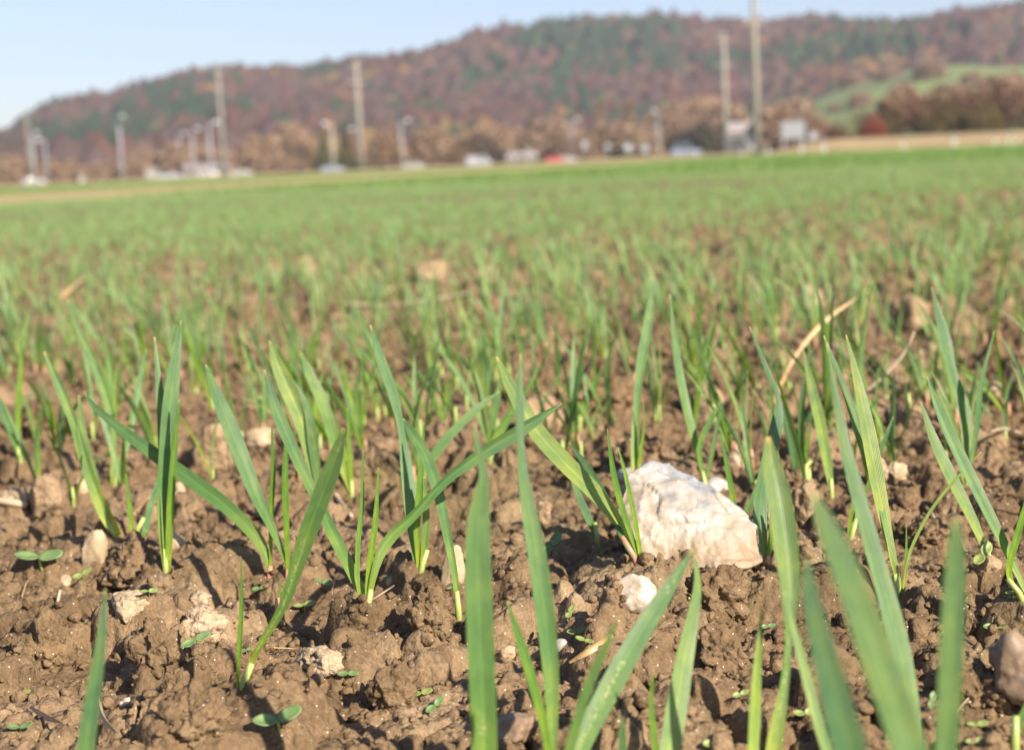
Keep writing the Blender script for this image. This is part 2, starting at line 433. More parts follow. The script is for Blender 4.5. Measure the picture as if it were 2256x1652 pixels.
# ------------------------------------------------------------------ GROUND (one sheet, camera to horizon)
def build_ground():
    ys = [-60, -30, -15, -8, -4, -2.2, -1.2, -0.7, -0.4, -0.2, -0.08, 0.0, 0.05, 0.10, 0.14]
    y = 0.17
    while y < 7: ys.append(y); y += max(0.0011, 0.0028*y)
    st = 0.03
    while y < 5000: ys.append(y); y += st*y; st = min(0.12, st*1.01)
    ys = np.array(ys)
    g = list(np.arange(0, 0.42, 0.00135)); v = 0.42; s_ = 0.0016
    while v < 8: g.append(v); v += s_; s_ *= 1.12
    g = np.array([-a for a in g[::-1]] + g[1:])
    S = np.sqrt(ys**2 + 0.22**2)
    X = S[:, None]*g[None, :]; Y = np.repeat(ys[:, None], len(g), 1)
    Z = ground_h(X.ravel(), Y.ravel()).reshape(X.shape)
    fade = np.clip(1 - (Y-12)/30, 0, 1)
    Z = Z*fade - 0.0*(1-fade)
    V = np.stack([X, Y, Z], -1).reshape(-1, 3)
    nr, nc = X.shape
    i = np.arange(nr*nc).reshape(nr, nc)
    F = np.stack([i[:-1, :-1], i[:-1, 1:], i[1:, 1:], i[1:, :-1]], -1).reshape(-1, 4)
    me = mesh_np("soil_ground", V, F)
    return tag(link("soil_ground", me, M['field']), "bare brown clodded field soil reaching to the far edge", "ground", kind="structure")
build_ground()

# ------------------------------------------------------------------ blade geometry
def smooth_path(P, n):
    """Catmull-Rom through points with widths (rows of 4)"""
    P = np.asarray(P, dtype=float)
    if len(P) == 2: P = np.vstack([P[0], (P[0]+P[1])/2, P[1]])
    seg = np.linalg.norm(np.diff(P[:, :3], axis=0), axis=1); cum = np.concatenate([[0], np.cumsum(seg)])
    ts = np.linspace(0, cum[-1], n); out = []
    E = np.vstack([2*P[0]-P[1], P, 2*P[-1]-P[-2]])
    for t in ts:
        k = min(max(np.searchsorted(cum, t, side='right')-1, 0), len(seg)-1)
        u = (t-cum[k])/max(seg[k], 1e-9)
        p0, p1, p2, p3 = E[k], E[k+1], E[k+2], E[k+3]
        out.append(0.5*((2*p1) + (-p0+p2)*u + (2*p0-5*p1+4*p2-p3)*u*u + (-p0+3*p1-3*p2+p3)*u**3))
    return np.array(out), ts/cum[-1]
def blade_mesh(P, wdir, fold=0.25, across=5, n=18, twist=0.0, name="blade"):
    """P rows x,y,z,width; wdir: width direction at the base (3,)"""
    path, t = smooth_path(P, n)
    pts = path[:, :3]; w = np.maximum(path[:, 3], 0.00015)
    T = np.gradient(pts, axis=0); T /= np.linalg.norm(T, axis=1)[:, None]
    V = []; UV = []
    wd = np.asarray(wdir, dtype=float)
    for k in range(n):
        tt = T[k]; b = wd - tt*wd.dot(tt); b /= max(np.linalg.norm(b), 1e-9)
        nn = np.cross(tt, b)
        a = twist*t[k]
        b2 = b*math.cos(a) + nn*math.sin(a); n2 = nn*math.cos(a) - b*math.sin(a)
        for j in range(across):
            s = j/(across-1)*2-1
            V.append(pts[k] + b2*s*w[k]/2 + n2*(abs(s)**1.3)*w[k]*fold*(1-0.5*t[k]))
            UV.append((j/(across-1), t[k]))
    i = np.arange(n*across).reshape(n, across)
    F = np.stack([i[:-1, :-1], i[:-1, 1:], i[1:, 1:], i[1:, :-1]], -1).reshape(-1, 4)
    return mesh_np(name, np.array(V), F, np.array(UV))

def sub_local(me, origin):
    n = len(me.vertices); a = np.empty(n*3, dtype=np.float32); me.vertices.foreach_get("co", a)
    a = a.reshape(-1, 3) - np.array(origin, dtype=np.float32); me.vertices.foreach_set("co", a.ravel()); me.update()

NUMW = {1: "single-bladed", 2: "two-bladed", 3: "three-bladed", 4: "four-bladed", 5: "five-bladed"}
landmarks = []          # (name phrase, world xy)
hero_bases = []

def hero(base, blades, label, sheath='sheath', depth=None, sh_len=0.012, name="wheat_seedling"):
    """base: photo point of the foot; blades: [(pts[(x,y,wpx)], mat, lean, rot)]
       depth: given when the foot lies below the frame"""
    if depth is None:
        b, d = hit(*base)
    else:
        d = depth
        q = at(base[0], base[1], d)
        b = Vector((q.x, q.y, gh(q.x, q.y)))
    b = b - Vector((0, 0, 0.002))
    root = empty(name, b)
    tag(root, label, "wheat plant", "young wheat plants near the camera")
    hero_bases.append((b.x, b.y))
    for bi, bl in enumerate(blades):
        pts, mat = bl[0], bl[1]
        lean = bl[2] if len(bl) > 2 else random.uniform(-0.012, 0.012)
        rot = bl[3] if len(bl) > 3 else random.uniform(-0.6, 0.6)
        P = []
        m = len(pts)
        for i, (x, y, w) in enumerate(pts):
            dd = d + lean*(i/(m-1))
            q = at(x, y, dd); P.append([q.x, q.y, q.z, 0.80*w*dd/FPX/max(0.6, math.cos(rot))])
        first = Vector(P[0][:3])
        if (first - b).length > 0.004:
            P.insert(0, [b.x, b.y, b.z, max(P[0][3]*0.45, 0.0012)])
        axis = Vector(P[-1][:3]) - Vector(P[0][:3]); axis.normalize()
        wd = axis.cross(CF).normalized()
        wd = Matrix.Rotation(rot, 3, axis) @ wd
        me = blade_mesh(P, wd, fold=random.uniform(0.12, 0.30), across=7, n=26, twist=random.uniform(-0.3, 0.3))
        sub_local(me, b)
        link("blade", me, M[mat], root)
    # sheath following the first blade
    p0 = Vector((0, 0, -0.003)); f = Vector(P[min(1, len(P)-1)][:3]) - b
    f = f.normalized() if f.length > 1e-6 else Vector((0, 0, 1))
    if f.z < 0.5: f = (f + Vector((0, 0, 1))).normalized()
    mb = MB(); mb.tube([p0, f*sh_len*0.5, f*sh_len], [0.0014, 0.0012, 0.0009], 8)
    mb.build("sheath", M[sheath], root, True)
    return root

L, LS, LB, LP, LD = 'leaf', 'leaf_spot', 'leaf_bright', 'leaf_pale', 'leaf_dark'
# plants traced one by one (photo points of each blade, foot first)
hero((170,1900), [([(175,1760,40),(190,1640,46),(210,1500,38),(224,1400,24),(232,1296,5)], LD, 0.0, 0.3)],
     "single blurred upright wheat blade in the bottom left corner", depth=0.375)
hero((524,1518), [([(524,1500,8),(528,1420,13),(532,1330,11),(531,1224,2)], LB, 0, 0.2),
                  ([(532,1505,9),(570,1425,18),(625,1330,26),(665,1210,44),(705,1100,50),(735,1020,44),(758,942,12)], LS, -0.03, 0.25)],
     "two-bladed wheat seedling with one long speckled blade leaning right, bottom left")
hero((613,1384), [([(613,1372,10),(615,1330,11),(617,1280,4)], LB, 0, 0)],
     "short pink unopened wheat shoot beside the long speckled blade", sheath='sheath_pink', sh_len=0.014)
hero((592,1278), [([(592,1245,16),(570,1190,32),(510,1125,38),(430,1063,40),(340,1000,36),(260,940,26),(205,893,14),(186,862,5)], L, 0.02, 0.2),
                  ([(596,1240,8),(597,1130,13),(602,1040,13),(598,930,3)], LB, 0, 0.3)],
     "pink-footed wheat seedling with one wide blade arching far to the left", sheath='sheath_pink', sh_len=0.008)
hero((634,1288), [([(632,1245,9),(600,1165,22),(562,1085,36),(520,975,44),(482,880,34),(453,803,5)], L, 0.02, 0.2),
                  ([(634,1240,12),(630,1140,16),(628,1040,16),(632,940,4)], LB, 0.0, 0.4)],
     "pink-footed wheat seedling with a tall bright stem, behind the pink shoot", sheath='sheath_pink', sh_len=0.008)
hero((365,1262), [([(362,1240,12),(358,1130,28),(366,1000,40),(376,880,42),(388,780,26),(399,706,4)], L, 0.015, 0.1),
                  ([(370,1240,15),(375,1120,20),(384,990,16),(395,880,4)], LB, 0, 0.4),
                  ([(362,1200,10),(360,1040,22),(355,900,22),(340,742,4)], L, 0.02, 0.5)],
     "upright three-bladed wheat seedling standing between two tan stones, left")
hero((262,1184), [([(262,1180,22),(232,1132,34),(195,1040,30),(162,930,24),(130,850,26),(98,775,6)], L, 0.0, 0.2),
                  ([(236,1150,14),(205,1060,32),(182,960,26),(174,870,4)], LP, 0.0, 0.3)],
     "wheat seedling leaning left just behind the tan upright stone")
hero((291,1178), [([(291,1165,13),(285,1110,13),(278,1045,5)], LB, 0, 0.2),
                  ([(318,1172,14),(330,1120,16),(348,1060,12),(372,1000,4)], LD, 0.02, 0.3)],
     "short wheat seedling with a lime stem between the tan stones, left")
hero((248,1068), [([(248,1050,13),(252,960,16),(235,880,24),(205,800,22),(170,720,14),(148,660,4)], L, 0.02, 0.2),
                  ([(250,1050,10),(245,950,13),(240,820,16),(230,740,4)], LB, 0.02, 0.4),
                  ([(255,1055,13),(285,960,18),(305,850,16),(322,770,4)], L, 0.03, 0.2)],
     "dense three-bladed wheat seedling rising behind the left tan stone")
hero((47,1020), [([(45,1005,13),(28,960,20),(5,905,18),(-25,840,6)], L, 0, 0.2),
                 ([(42,1000,11),(40,900,12),(45,810,12),(44,742,3)], LB, 0, 0.4)],
     "wheat seedling at the left edge with one upright lime blade")
hero((806,1346), [([(806,1330,18),(776,1262,30),(735,1180,32),(698,1100,26),(650,1000,32),(610,905,30),(582,815,5)], L, 0.03, 0.3),
                  ([(808,1330,14),(814,1240,17),(826,1150,16),(834,1030,3)], LB, 0, 0.3),
                  ([(790,1300,10),(788,1210,13),(797,1110,12),(800,990,3)], LB, 0.01, 0.3),
                  ([(824,1260,20),(850,1195,32),(915,1130,26),(985,1055,26),(1060,1000,36),(1150,945,38),(1238,888,4)], L, 0.02, 0.25)],
     "four-bladed wheat seedling at centre left, widest blade crossing to the right", sh_len=0.010)
hero((700,1130), [([(700,1110,10),(688,1020,30),(665,930,42),(632,850,46),(608,795,30),(594,750,4)], LP, 0, 0.2),
                  ([(705,1120,10),(690,990,26),(676,900,18),(640,830,4)], LD, 0.0, 0.5)],
     "broad pale wheat seedling curving left behind the long speckled blade")
hero((775,1100), [([(775,1090,10),(745,1000,28),(715,900,34),(685,830,26),(662,775,4)], L, 0, 0.2),
                  ([(775,1090,10),(770,1000,14),(765,900,4)], LB, 0, 0.3)],
     "wheat seedling leaning left behind the speckled blade tip")
hero((920,1262), [([(918,1245,15),(908,1150,34),(896,1040,34),(884,950,18),(866,870,28),(838,790,26),(816,716,4)], LD, 0.03, 0.3),
                  ([(922,1240,14),(918,1160,18),(926,1060,18),(934,930,3)], LB, 0.0, 0.2),
                  ([(930,1245,14),(938,1150,20),(935,1050,8)], L, 0.0, 0.3)],
     "tall wheat seedling left of centre with a twisted dark blade")
hero((1012,1360), [([(1010,1345,13),(1002,1270,18),(985,1180,24),(965,1085,30),(935,1000,32),(905,950,24),(888,922,6)], L, 0.04, 0.2)],
     "single wheat blade leaning left, just left of the broad centre blade")
hero((905,1120), [([(905,1110,14),(935,1035,24),(985,965,26),(1045,905,20),(1100,862,4)], L, 0.02, 0.2),
                  ([(905,1110,10),(890,1020,14),(880,960,4)], LB, 0, 0.2)],
     "wheat seedling with a blade leaning right behind the twisted dark blade")
hero((1075,1900), [([(1068,1740,66),(1064,1560,72),(1056,1380,74),(1052,1220,70),(1056,1120,56),(1066,1050,24),(1052,985,16),(1046,935,5)], LS, 0.0, 0.1)],
     "very broad upright wheat blade at bottom centre with a folded tip", depth=0.385)
hero((1075,1015), [([(1072,1005,8),(1080,950,12),(1092,890,22),(1106,820,4)], L, 0, 0.2),
                   ([(1070,1010,14),(1095,960,26),(1130,900,20),(1165,850,14),(1190,800,4)], L, 0, 0.2)],
     "thin upright wheat seedling behind the folded blade tip")
hero((1218,1740), [([(1218,1690,18),(1216,1590,30),(1212,1480,44),(1198,1340,52),(1180,1210,50),(1160,1100,38),(1148,990,20),(1144,890,24),(1147,778,4)], LS, 0.015, 0.25),
                   ([(1212,1690,18),(1198,1600,24),(1172,1500,28),(1145,1410,24),(1117,1322,3)], LB, 0.0, 0.25)],
     "tall pointed speckled wheat blade with a lime side blade, bottom centre", depth=0.41)
hero((1250,1800), [([(1250,1740,30),(1290,1620,54),(1345,1510,64),(1410,1395,56),(1470,1300,40),(1527,1210,4)], LS, 0.03, 0.2),
                   ([(1458,1760,40),(1470,1680,56),(1488,1570,60),(1508,1450,50),(1528,1350,32),(1537,1280,20),(1528,1222,5)], LP, 0.03, 0.1)],
     "wheat seedling whose two wide blades meet in a peak below the white pebble", depth=0.40)
hero((1240,1830), [([(1240,1740,28),(1268,1600,30),(1300,1500,30),(1335,1420,24),(1362,1360,5)], L, -0.01, 0.2)],
     "short blurred wheat blade in front of the peaked blades", depth=0.35)
hero((1372,1800), [([(1372,1720,24),(1372,1640,24),(1371,1578,8)], L, 0, 0)],
     "blunt wheat blade tip just entering at the bottom, centre right", depth=0.38)
hero((1446,1760), [([(1448,1700,16),(1440,1620,20),(1434,1550,14),(1439,1475,3)], LB, 0, 0.2)],
     "small thin wheat blade between the peaked blades", depth=0.40)
hero((1418,1248), [([(1410,1225,12),(1370,1160,26),(1310,1085,44),(1240,1015,50),(1175,940,46),(1125,850,34),(1094,786,5)], LP, 0.03, 0.2),
                   ([(1405,1220,12),(1378,1145,17),(1352,1050,18),(1338,945,3)], LB, 0, 0.3),
                   ([(1410,1220,12),(1395,1130,15),(1378,1050,12),(1362,985,3)], LB, 0.0, 0.3),
                   ([(1375,1190,14),(1345,1120,20),(1300,1040,20),(1255,975,5)], LD, 0.035, 0.3)],
     "pink-footed wheat seedling at the left side of the big white rock", sheath='sheath_pink', sh_len=0.016)
hero((1318,1200), [([(1315,1185,12),(1295,1140,22),(1270,1080,18),(1245,1010,4)], LD, 0, 0.2)],
     "short dark wheat seedling left of the big white rock")
hero((1398,1068), [([(1400,1055,26),(1398,980,24),(1402,890,18),(1412,800,26),(1428,710,26),(1438,612,4)], L, 0.02, 0.2),
                   ([(1404,1055,12),(1412,990,9),(1420,930,6),(1416,880,3)], LB, 0, 0.2)],
     "tall upright wheat seedling directly behind the white rock's left shoulder")
hero((1617,1208), [([(1617,1190,12),(1615,1110,15),(1604,1040,15),(1586,945,3)], LB, 0, 0.1),
                   ([(1620,1190,9),(1640,1140,14),(1662,1085,12),(1684,1030,3)], L, 0.0, 0.2)],
     "two-bladed wheat seedling in front of the white rock's right end")
hero((1684,1256), [([(1686,1235,14),(1676,1170,34),(1674,1110,40),(1690,1020,36),(1712,930,34),(1714,875,12),(1692,820,15),(1652,720,3)], LD, 0.02, 0.1),
                   ([(1690,1240,10),(1697,1190,14),(1700,1120,5)], LB, 0, 0.1)],
     "pink-footed dark wheat seedling at the right end of the white rock", sheath='sheath_pink', sh_len=0.008)
hero((1755,1045), [([(1752,1030,16),(1742,970,26),(1722,900,12),(1708,865,5)], LD, 0, 0.1),
                   ([(1770,1035,10),(1778,980,11),(1790,900,3)], LB, 0, 0.1)],
     "dark wheat seedling behind the wide right blade")
hero((1690,1840), [([(1692,1740,36),(1706,1630,44),(1726,1520,26),(1738,1410,22),(1740,1310,48),(1732,1210,66),(1716,1100,68),(1700,1020,48),(1692,962,12)], LS, 0.025, 0.1),
                   ([(1660,1740,30),(1660,1600,36),(1666,1480,26),(1679,1340,3)], LB, 0.02, 0.2)],
     "wheat plant with a wide twisted blade covering the white rock's right end", depth=0.39)
hero((1850,1900), [([(1840,1740,30),(1800,1590,30),(1765,1450,28),(1728,1302,4)], LP, 0.02, 0.2)],
     "slim pale wheat blade leaning left among the blurred right blades", depth=0.36)
hero((1900,2150), [([(1880,1740,94),(1845,1560,86),(1810,1420,66),(1785,1310,46),(1776,1225,10)], LD, 0, 0.1)],
     "big dark out-of-focus wheat blade, leftmost of the bottom right cluster", depth=0.285)
hero((2030,2250), [([(2020,1780,96),(1985,1600,98),(1930,1440,100),(1880,1300,84),(1830,1180,66),(1790,1085,16)], LP, 0.0, 0.05)],
     "largest pale out-of-focus wheat blade leaning left at bottom right", depth=0.265)
hero((2030,1800), [([(2020,1700,40),(2004,1560,52),(1980,1420,56),(1940,1270,50),(1895,1110,42),(1855,950,28),(1822,755,4)], LD, 0.03, 0.3)],
     "long narrow dark wheat blade rising behind the largest pale blade", depth=0.40)
hero((2080,2150), [([(2080,1760,56),(2088,1580,64),(2096,1420,66),(2102,1300,60),(2106,1200,44),(2106,1138,14)], LP, 0, 0.1)],
     "upright pale out-of-focus wheat blade, rightmost of the bottom right cluster", depth=0.29)
hero((1833,1100), [([(1832,1085,12),(1822,1020,26),(1806,930,32),(1788,850,24),(1768,765,4)], LP, 0, 0.2)],
     "pointed wheat blade behind the right blurred cluster, nearly upright")
hero((1984,1322), [([(1983,1300,12),(1958,1190,26),(1936,1080,40),(1916,970,42),(1896,870,30),(1880,800,16),(1864,738,3)], LP, 0.02, 0.2),
                   ([(1990,1300,8),(1996,1230,8),(1997,1155,2)], LB, 0, 0.2),
                   ([(1990,1300,7),(2005,1215,9),(2050,1125,10),(2110,1050,9),(2162,995,3)], 'leaf_pale', 0.0, 0.1),
                   ([(1965,1230,10),(1935,1090,20),(1900,980,26),(1862,860,20),(1815,740,4)], L, 0.03, 0.2)],
     "wheat plant right of the rock with one yellowing blade arching right")
hero((1868,1190), [([(1870,1170,9),(1880,1110,12),(1896,1040,4)], LB, 0, 0.2),
                   ([(1872,1180,9),(1930,1020,12),(1950,965,12),(1968,918,3)], L, 0, 0.2)],
     "short lime wheat seedling behind the long narrow dark blade")
hero((2268,1322), [([(2262,1310,12),(2215,1210,28),(2160,1100,36),(2105,990,40),(2070,910,32),(2043,830,4)], L, 0.02, 0.2),
                   ([(2232,1290,13),(2222,1250,20),(2240,1180,22),(2268,1080,10)], LB, 0, 0.2)],
     "wheat seedling at the right edge with a long blade leaning left")
hero((2182,1245), [([(2178,1230,14),(2140,1140,28),(2095,1050,34),(2058,970,26),(2028,885,4)], LP, 0.01, 0.2)],
     "wheat seedling leaning left beside the lime weed patch, right")
hero((2128,1070), [([(2126,1060,12),(2130,980,30),(2122,900,36),(2098,820,24),(2080,740,32),(2052,632,4)], L, 0.02, 0.2),
                   ([(2124,1060,12),(2110,980,22),(2085,900,22),(2065,860,4)], LP, 0, 0.2),
                   ([(2130,1060,10),(2150,950,16),(2160,850,18),(2190,730,4)], LD, 0, 0.2)],
     "tall three-bladed wheat seedling right of the dried curled leaf")
hero((2235,1660), [([(2236,1640,14),(2246,1590,22),(2272,1530,10)], LD, 0, 0.2)],
     "small dark wheat tip in the bottom right corner")
hero((1278,950), [([(1278,935,14),(1290,890,20),(1308,850,18),(1328,808,4)], LB, 0, 0.1)],
     "short broad bright green blade behind the tan clod")
hero((800,948), [([(800,935,14),(801,890,14),(797,820,4)], LB, 0, 0.1)],
     "short upright bright green blade in front of a dark hollow")
hero((1643,1010), [([(1641,995,9),(1643,920,9),(1647,815,2)], 'leaf_pale', 0, 0.1)],
     "thin yellowish upright wheat blade between two clods")
hero((1558,1082), [([(1556,1060,9),(1570,990,13),(1582,930,10),(1592,885,3)], LP, 0, 0.1),
                   ([(1552,1060,9),(1530,970,20),(1508,880,24),(1490,780,20),(1476,650,4)], L, 0.02, 0.1),
                   ([(1552,1060,9),(1540,990,16),(1562,930,18),(1590,880,4)], L, 0, 0.1)],
     "tall wheat seedling directly behind the white rock's peak")

# ------------------------------------------------------------------ stones and clods
def lump_mesh(size, seed, rough=0.25, facets=0, sub=4, name="lump"):
    bm = bmesh.new(); bmesh.ops.create_icosphere(bm, subdivisions=sub, radius=1.0)
    rnd = random.Random(seed); off = Vector((rnd.uniform(-50, 50), rnd.uniform(-50, 50), rnd.uniform(-50, 50)))
    planes = []
    for _ in range(facets):
        n = Vector((rnd.gauss(0, 1), rnd.gauss(0, 1), rnd.gauss(0, 1))).normalized(); planes.append((n, rnd.uniform(0.60, 0.84)))
    for v in bm.verts:
        p = v.co.normalized(); r = 1.0
        for n, dd in planes:
            c = p.dot(n)
            if c > 0.01: r = min(r, dd/c)
        r *= 1 + rough*mn.noise(p*1.3+off) + rough*0.6*mn.noise(p*3.1+off) + rough*0.42*mn.noise(p*7+off) + rough*0.28*mn.noise(p*15+off) + 0.02*mn.noise(p*30+off)
        v.co = Vector((p.x*size[0]*r, p.y*size[1]*r, p.z*size[2]*r))
    me = bpy.data.meshes.new(name); bm.to_mesh(me); bm.free()
    return me
def lump(px, py, w, h, mat, name, label, cat, rough=0.25, facets=0, rz=None, sink=0.3, sub=4, lm=None, group=None, depthr=0.9):
    """px,py: centre of the base line in the photo; w,h apparent size"""
    p, d = hit(px, py)
    sx, sz = w*d/FPX/2, h*d/FPX/2
    me = lump_mesh((sx, sx*depthr, sz*(1+sink*0.5)), hash((px, py)) & 0xffff, rough, facets, sub, name)
    o = link(name, me, M[mat]); o.location = (p.x, p.y + sx*depthr*0.6, p.z + sz*(1-sink))
    o.rotation_euler = (random.uniform(-0.2, 0.2), random.uniform(-0.2, 0.2), random.uniform(-0.5, 0.5) if rz is None else rz)
    tag(o, label, cat, group)
    if lm: landmarks.append((lm, (o.location.x, o.location.y)))
    return o
# the big pale rock, shaped from its own outline with real depth
def big_rock():
    p, d = hit(1520, 1236); s = d/FPX
    def q(x, y, dep): return ((x-1520)*s, dep, (1236-y)*s - (x-1520)*s*0.045)
    pts = [q(1366,1180,0.006), q(1370,1112,0.014), q(1400,1062,0.022), q(1452,1032,0.026), q(1500,1040,0.028), q(1560,1068,0.026), q(1605,1102,0.021),
           q(1662,1138,0.014), q(1694,1168,0.010), q(1692,1240,0.002), q(1650,1250,-0.003), q(1560,1250,-0.005), q(1470,1252,-0.005), q(1400,1235,-0.003),
           q(1500,1130,0.007), q(1420,1120,0.008), q(1620,1170,0.004),
           q(1376,1200,0.045), q(1450,1060,0.042), q(1560,1092,0.045), q(1670,1175,0.040), q(1660,1260,0.045), q(1400,1260,0.04), q(1500,1300,0.01), q(1620,1290,0.01)]
    bm = bmesh.new()
    for a in pts: bm.verts.new(a)
    bmesh.ops.convex_hull(bm, input=list(bm.verts))
    loose = [v for v in bm.verts if not v.link_faces]
    bmesh.ops.delete(bm, geom=loose, context='VERTS')
    bmesh.ops.triangulate(bm, faces=bm.faces)
    for _ in range(7):
        long_ = [e for e in bm.edges if e.calc_length() > 0.0011]
        if not long_: break
        bmesh.ops.subdivide_edges(bm, edges=long_, cuts=1)
        bmesh.ops.triangulate(bm, faces=bm.faces)
        if len(bm.verts) > 40000: break
    for _ in range(2): bmesh.ops.smooth_vert(bm, verts=bm.verts, factor=0.5, use_axis_x=True, use_axis_y=True, use_axis_z=True)
    bm.normal_update()
    for v in bm.verts:
        c = v.co
        # ledges and chips: cellular steps plus roughness
        k = mn.noise(c*42)*0.0012 + abs(mn.noise(c*95+Vector((3,1,7))))*-0.0009 + mn.noise(c*260)*0.0005 + mn.noise(c*600)*0.0003
        cell = mn.cell(c*70 + Vector((mn.noise(c*60), mn.noise(c*60+Vector((9,9,9))), 0))*0.9)
        v.co = c + v.normal*(k + (cell-0.5)*0.0009)
    me = bpy.data.meshes.new("limestone_rock"); bm.to_mesh(me); bm.free()
    o = link("limestone_rock", me, M['limestone'])
    o.location = (p.x, p.y+0.004, p.z - 0.001)
    tag(o, "large cream and grey angular rock half sunk in the soil, by far the biggest", "rock")
    landmarks.append(("the big white rock", (p.x, p.y+0.02)))
big_rock()
SC = "stones lying on the soil"; CC = "soil clods"
lump(1402,1366,96,92,'white_stone',"white_pebble","round white and cream pebble in front of the big rock","pebble",0.12,3,sink=-0.15,lm="the round white pebble")
lump(208,1262,72,104,'tan_stone',"tan_stone","upright tan stone with flat faces in a crack, left side","stone",0.16,12,sink=0.2,lm="the upright tan stone",group=SC,depthr=0.6)
lump(385,1212,52,42,'tan_stone',"tan_stone","small round tan stone right of the upright wheat seedling","stone",0.12,2,lm="the small round tan stone",group=SC)
lump(283,1372,90,74,'clod_pale',"dry_soil_clod","pale crumbly clod with a flat top, left of the pitted clod","soil clod",0.30,4,lm="the flat pale clod",group=CC)
lump(444,1412,92,74,'clod_pale',"dry_soil_clod","pale pitted clod left of the two-bladed seedling's foot","soil clod",0.42,2,lm="the pitted pale clod",group=CC)
lump(712,1482,100,52,'clod_pale',"dry_soil_clod","low crumbly pale clod under a thin curved root fibre","soil clod",0.45,0,lm="the low crumbly clod",group=CC)
lump(1190,960,96,100,'clod_tan',"dry_soil_clod","large orange-tan clod behind the wide crossing blades","soil clod",0.22,3,lm="the orange-tan clod",group=CC)
lump(1558,930,92,96,'clod_tan',"dry_soil_clod","rounded tan clod standing behind the white rock","soil clod",0.22,2,lm="the rounded tan clod",group=CC)
lump(1632,1036,62,48,'tan_stone',"tan_stone","flat pinkish stone under the thin yellowish blade","stone",0.15,4,lm="the flat pinkish stone",group=SC)
lump(1775,1165,72,120,'clod_tan',"dry_soil_clod","tall jagged tan clod right of the wide twisted blade","soil clod",0.40,3,lm="the jagged tan clod",group=CC)
lump(1935,1060,60,52,'clod_pale',"dry_soil_clod","pale clod between the pointed blades, right of the jagged clod","soil clod",0.25,3,group=CC)
lump(1978,1062,46,44,'tan_stone',"tan_stone","small knobbly tan stone right of the pointed blades","stone",0.3,0,lm="the knobbly tan stone",group=SC)
lump(2000,1120,56,50,'clod_dark',"soil_clod","round brown clod below the knobbly tan stone","soil clod",0.25,2,group=CC)
lump(1785,690,78,60,'clod_pale',"dry_soil_clod","bright cream lump in the crop, left of the dried leaf tip","soil clod",0.25,3,lm="the cream lump",group=CC)
lump(2010,720,90,70,'clod_tan',"dry_soil_clod","wide tan clod between tall wheat at the right, farther back","soil clod",0.3,3,lm="the wide tan clod",group=CC)
lump(2050,830,76,80,'clod_tan',"dry_soil_clod","tan clod behind the tall three-bladed seedling at right","soil clod",0.3,3,group=CC)
lump(2197,880,42,42,'tan_stone',"tan_stone","smooth round tan stone near the right edge","stone",0.08,0,lm="the smooth round stone",group=SC)
lump(672,618,50,56,'clod_tan',"dry_soil_clod","round brown clod standing up in the far crop, left of centre","soil clod",0.12,0,lm="the far round clod",group=CC)
lump(948,622,76,50,'clod_tan',"dry_soil_clod","wide brown clod in the far crop near the centre","soil clod",0.25,0,lm="the far wide clod",group=CC)
lump(1083,618,36,36,'clod_pale',"dry_soil_clod","small pale clod in the far crop, right of the wide one","soil clod",0.2,0,group=CC)
lump(100,1130,76,90,'clod_tan',"dry_soil_clod","smooth pinkish clod behind the weed leaf at left","soil clod",0.2,2,lm="the pinkish left clod",group=CC)
lump(30,1115,70,40,'clod_pale',"dry_soil_clod","pale clod above the broken stem at the left edge","soil clod",0.3,2,group=CC)
lump(180,1090,28,46,'tan_stone',"tan_stone","small pale stone behind the left leaning seedling","stone",0.15,3,group=SC)
lump(395,1085,26,26,'tan_stone',"tan_stone","little cream stone right of the upright seedling's middle","stone",0.15,2,group=SC)
lump(575,990,84,50,'tan_stone',"tan_stone","wide cream stone behind the tall bright stem","stone",0.15,4,lm="the wide cream stone",group=SC)
lump(470,1040,90,110,'clod_tan',"dry_soil_clod","tall smooth tan clod above the arching blade","soil clod",0.2,2,lm="the tall smooth clod",group=CC)
lump(1000,1300,54,110,'tan_stone',"tan_stone","flat upright cream stone left of the broad centre blade","stone",0.12,6,lm="the flat upright cream stone",group=SC,depthr=0.5)
lump(1236,1436,36,30,'grey_stone',"grey_pebble","small grey pebble right of the pointed speckled blade","pebble",0.08,1,lm="the small grey pebble",group=SC)
lump(1135,1640,110,70,'brown_stone',"brown_stone","brown stone with a grey ridge at the bottom, behind the lime blade","stone",0.2,10,lm="the brown bottom stone",group=SC)
lump(2268,1590,170,200,'brown_stone',"brown_stone","big grey-brown stone cut by the right edge of the frame","stone",0.22,12,sink=0.0,lm="the right edge stone",group=SC)
lump(2025,1420,48,62,'clod_dark',"soil_clod","reddish brown clod behind the upright pale blade","soil clod",0.15,3,group=CC)
lump(1120,1450,44,26,'tan_stone',"tan_stone","flat brown pebble left of the pointed speckled blade","pebble",0.12,2,group=SC)
lump(860,1290,20,20,'tan_stone',"tan_stone","tiny tan pebble right of the four-bladed seedling's foot","pebble",0.12,2,group=SC)
lump(278,1556,34,18,'white_stone',"white_pebble","tiny white flat pebble at bottom left","pebble",0.2,3,group=SC)
lump(140,1292,36,26,'clod_pale',"dry_soil_clod","small pale clod under the left weed leaf","soil clod",0.25,2,group=CC)
lump(1700,1155,40,40,'clod_pale',"dry_soil_clod","pale clod hidden behind the wide twisted blade","soil clod",0.3,2,group=CC)
lump(440,1335,46,34,'clod_pale',"dry_soil_clod","pale crumb between the flat and the pitted pale clods","soil clod",0.3,2,group=CC)
lump(1200,1155,44,60,'clod_tan',"dry_soil_clod","tan clod behind the pointed speckled blade's middle","soil clod",0.25,2,group=CC)
lump(2180,1270,60,50,'clod_tan',"dry_soil_clod","tan stone-like clod beside the lime weed at right","soil clod",0.2,3,group=CC)
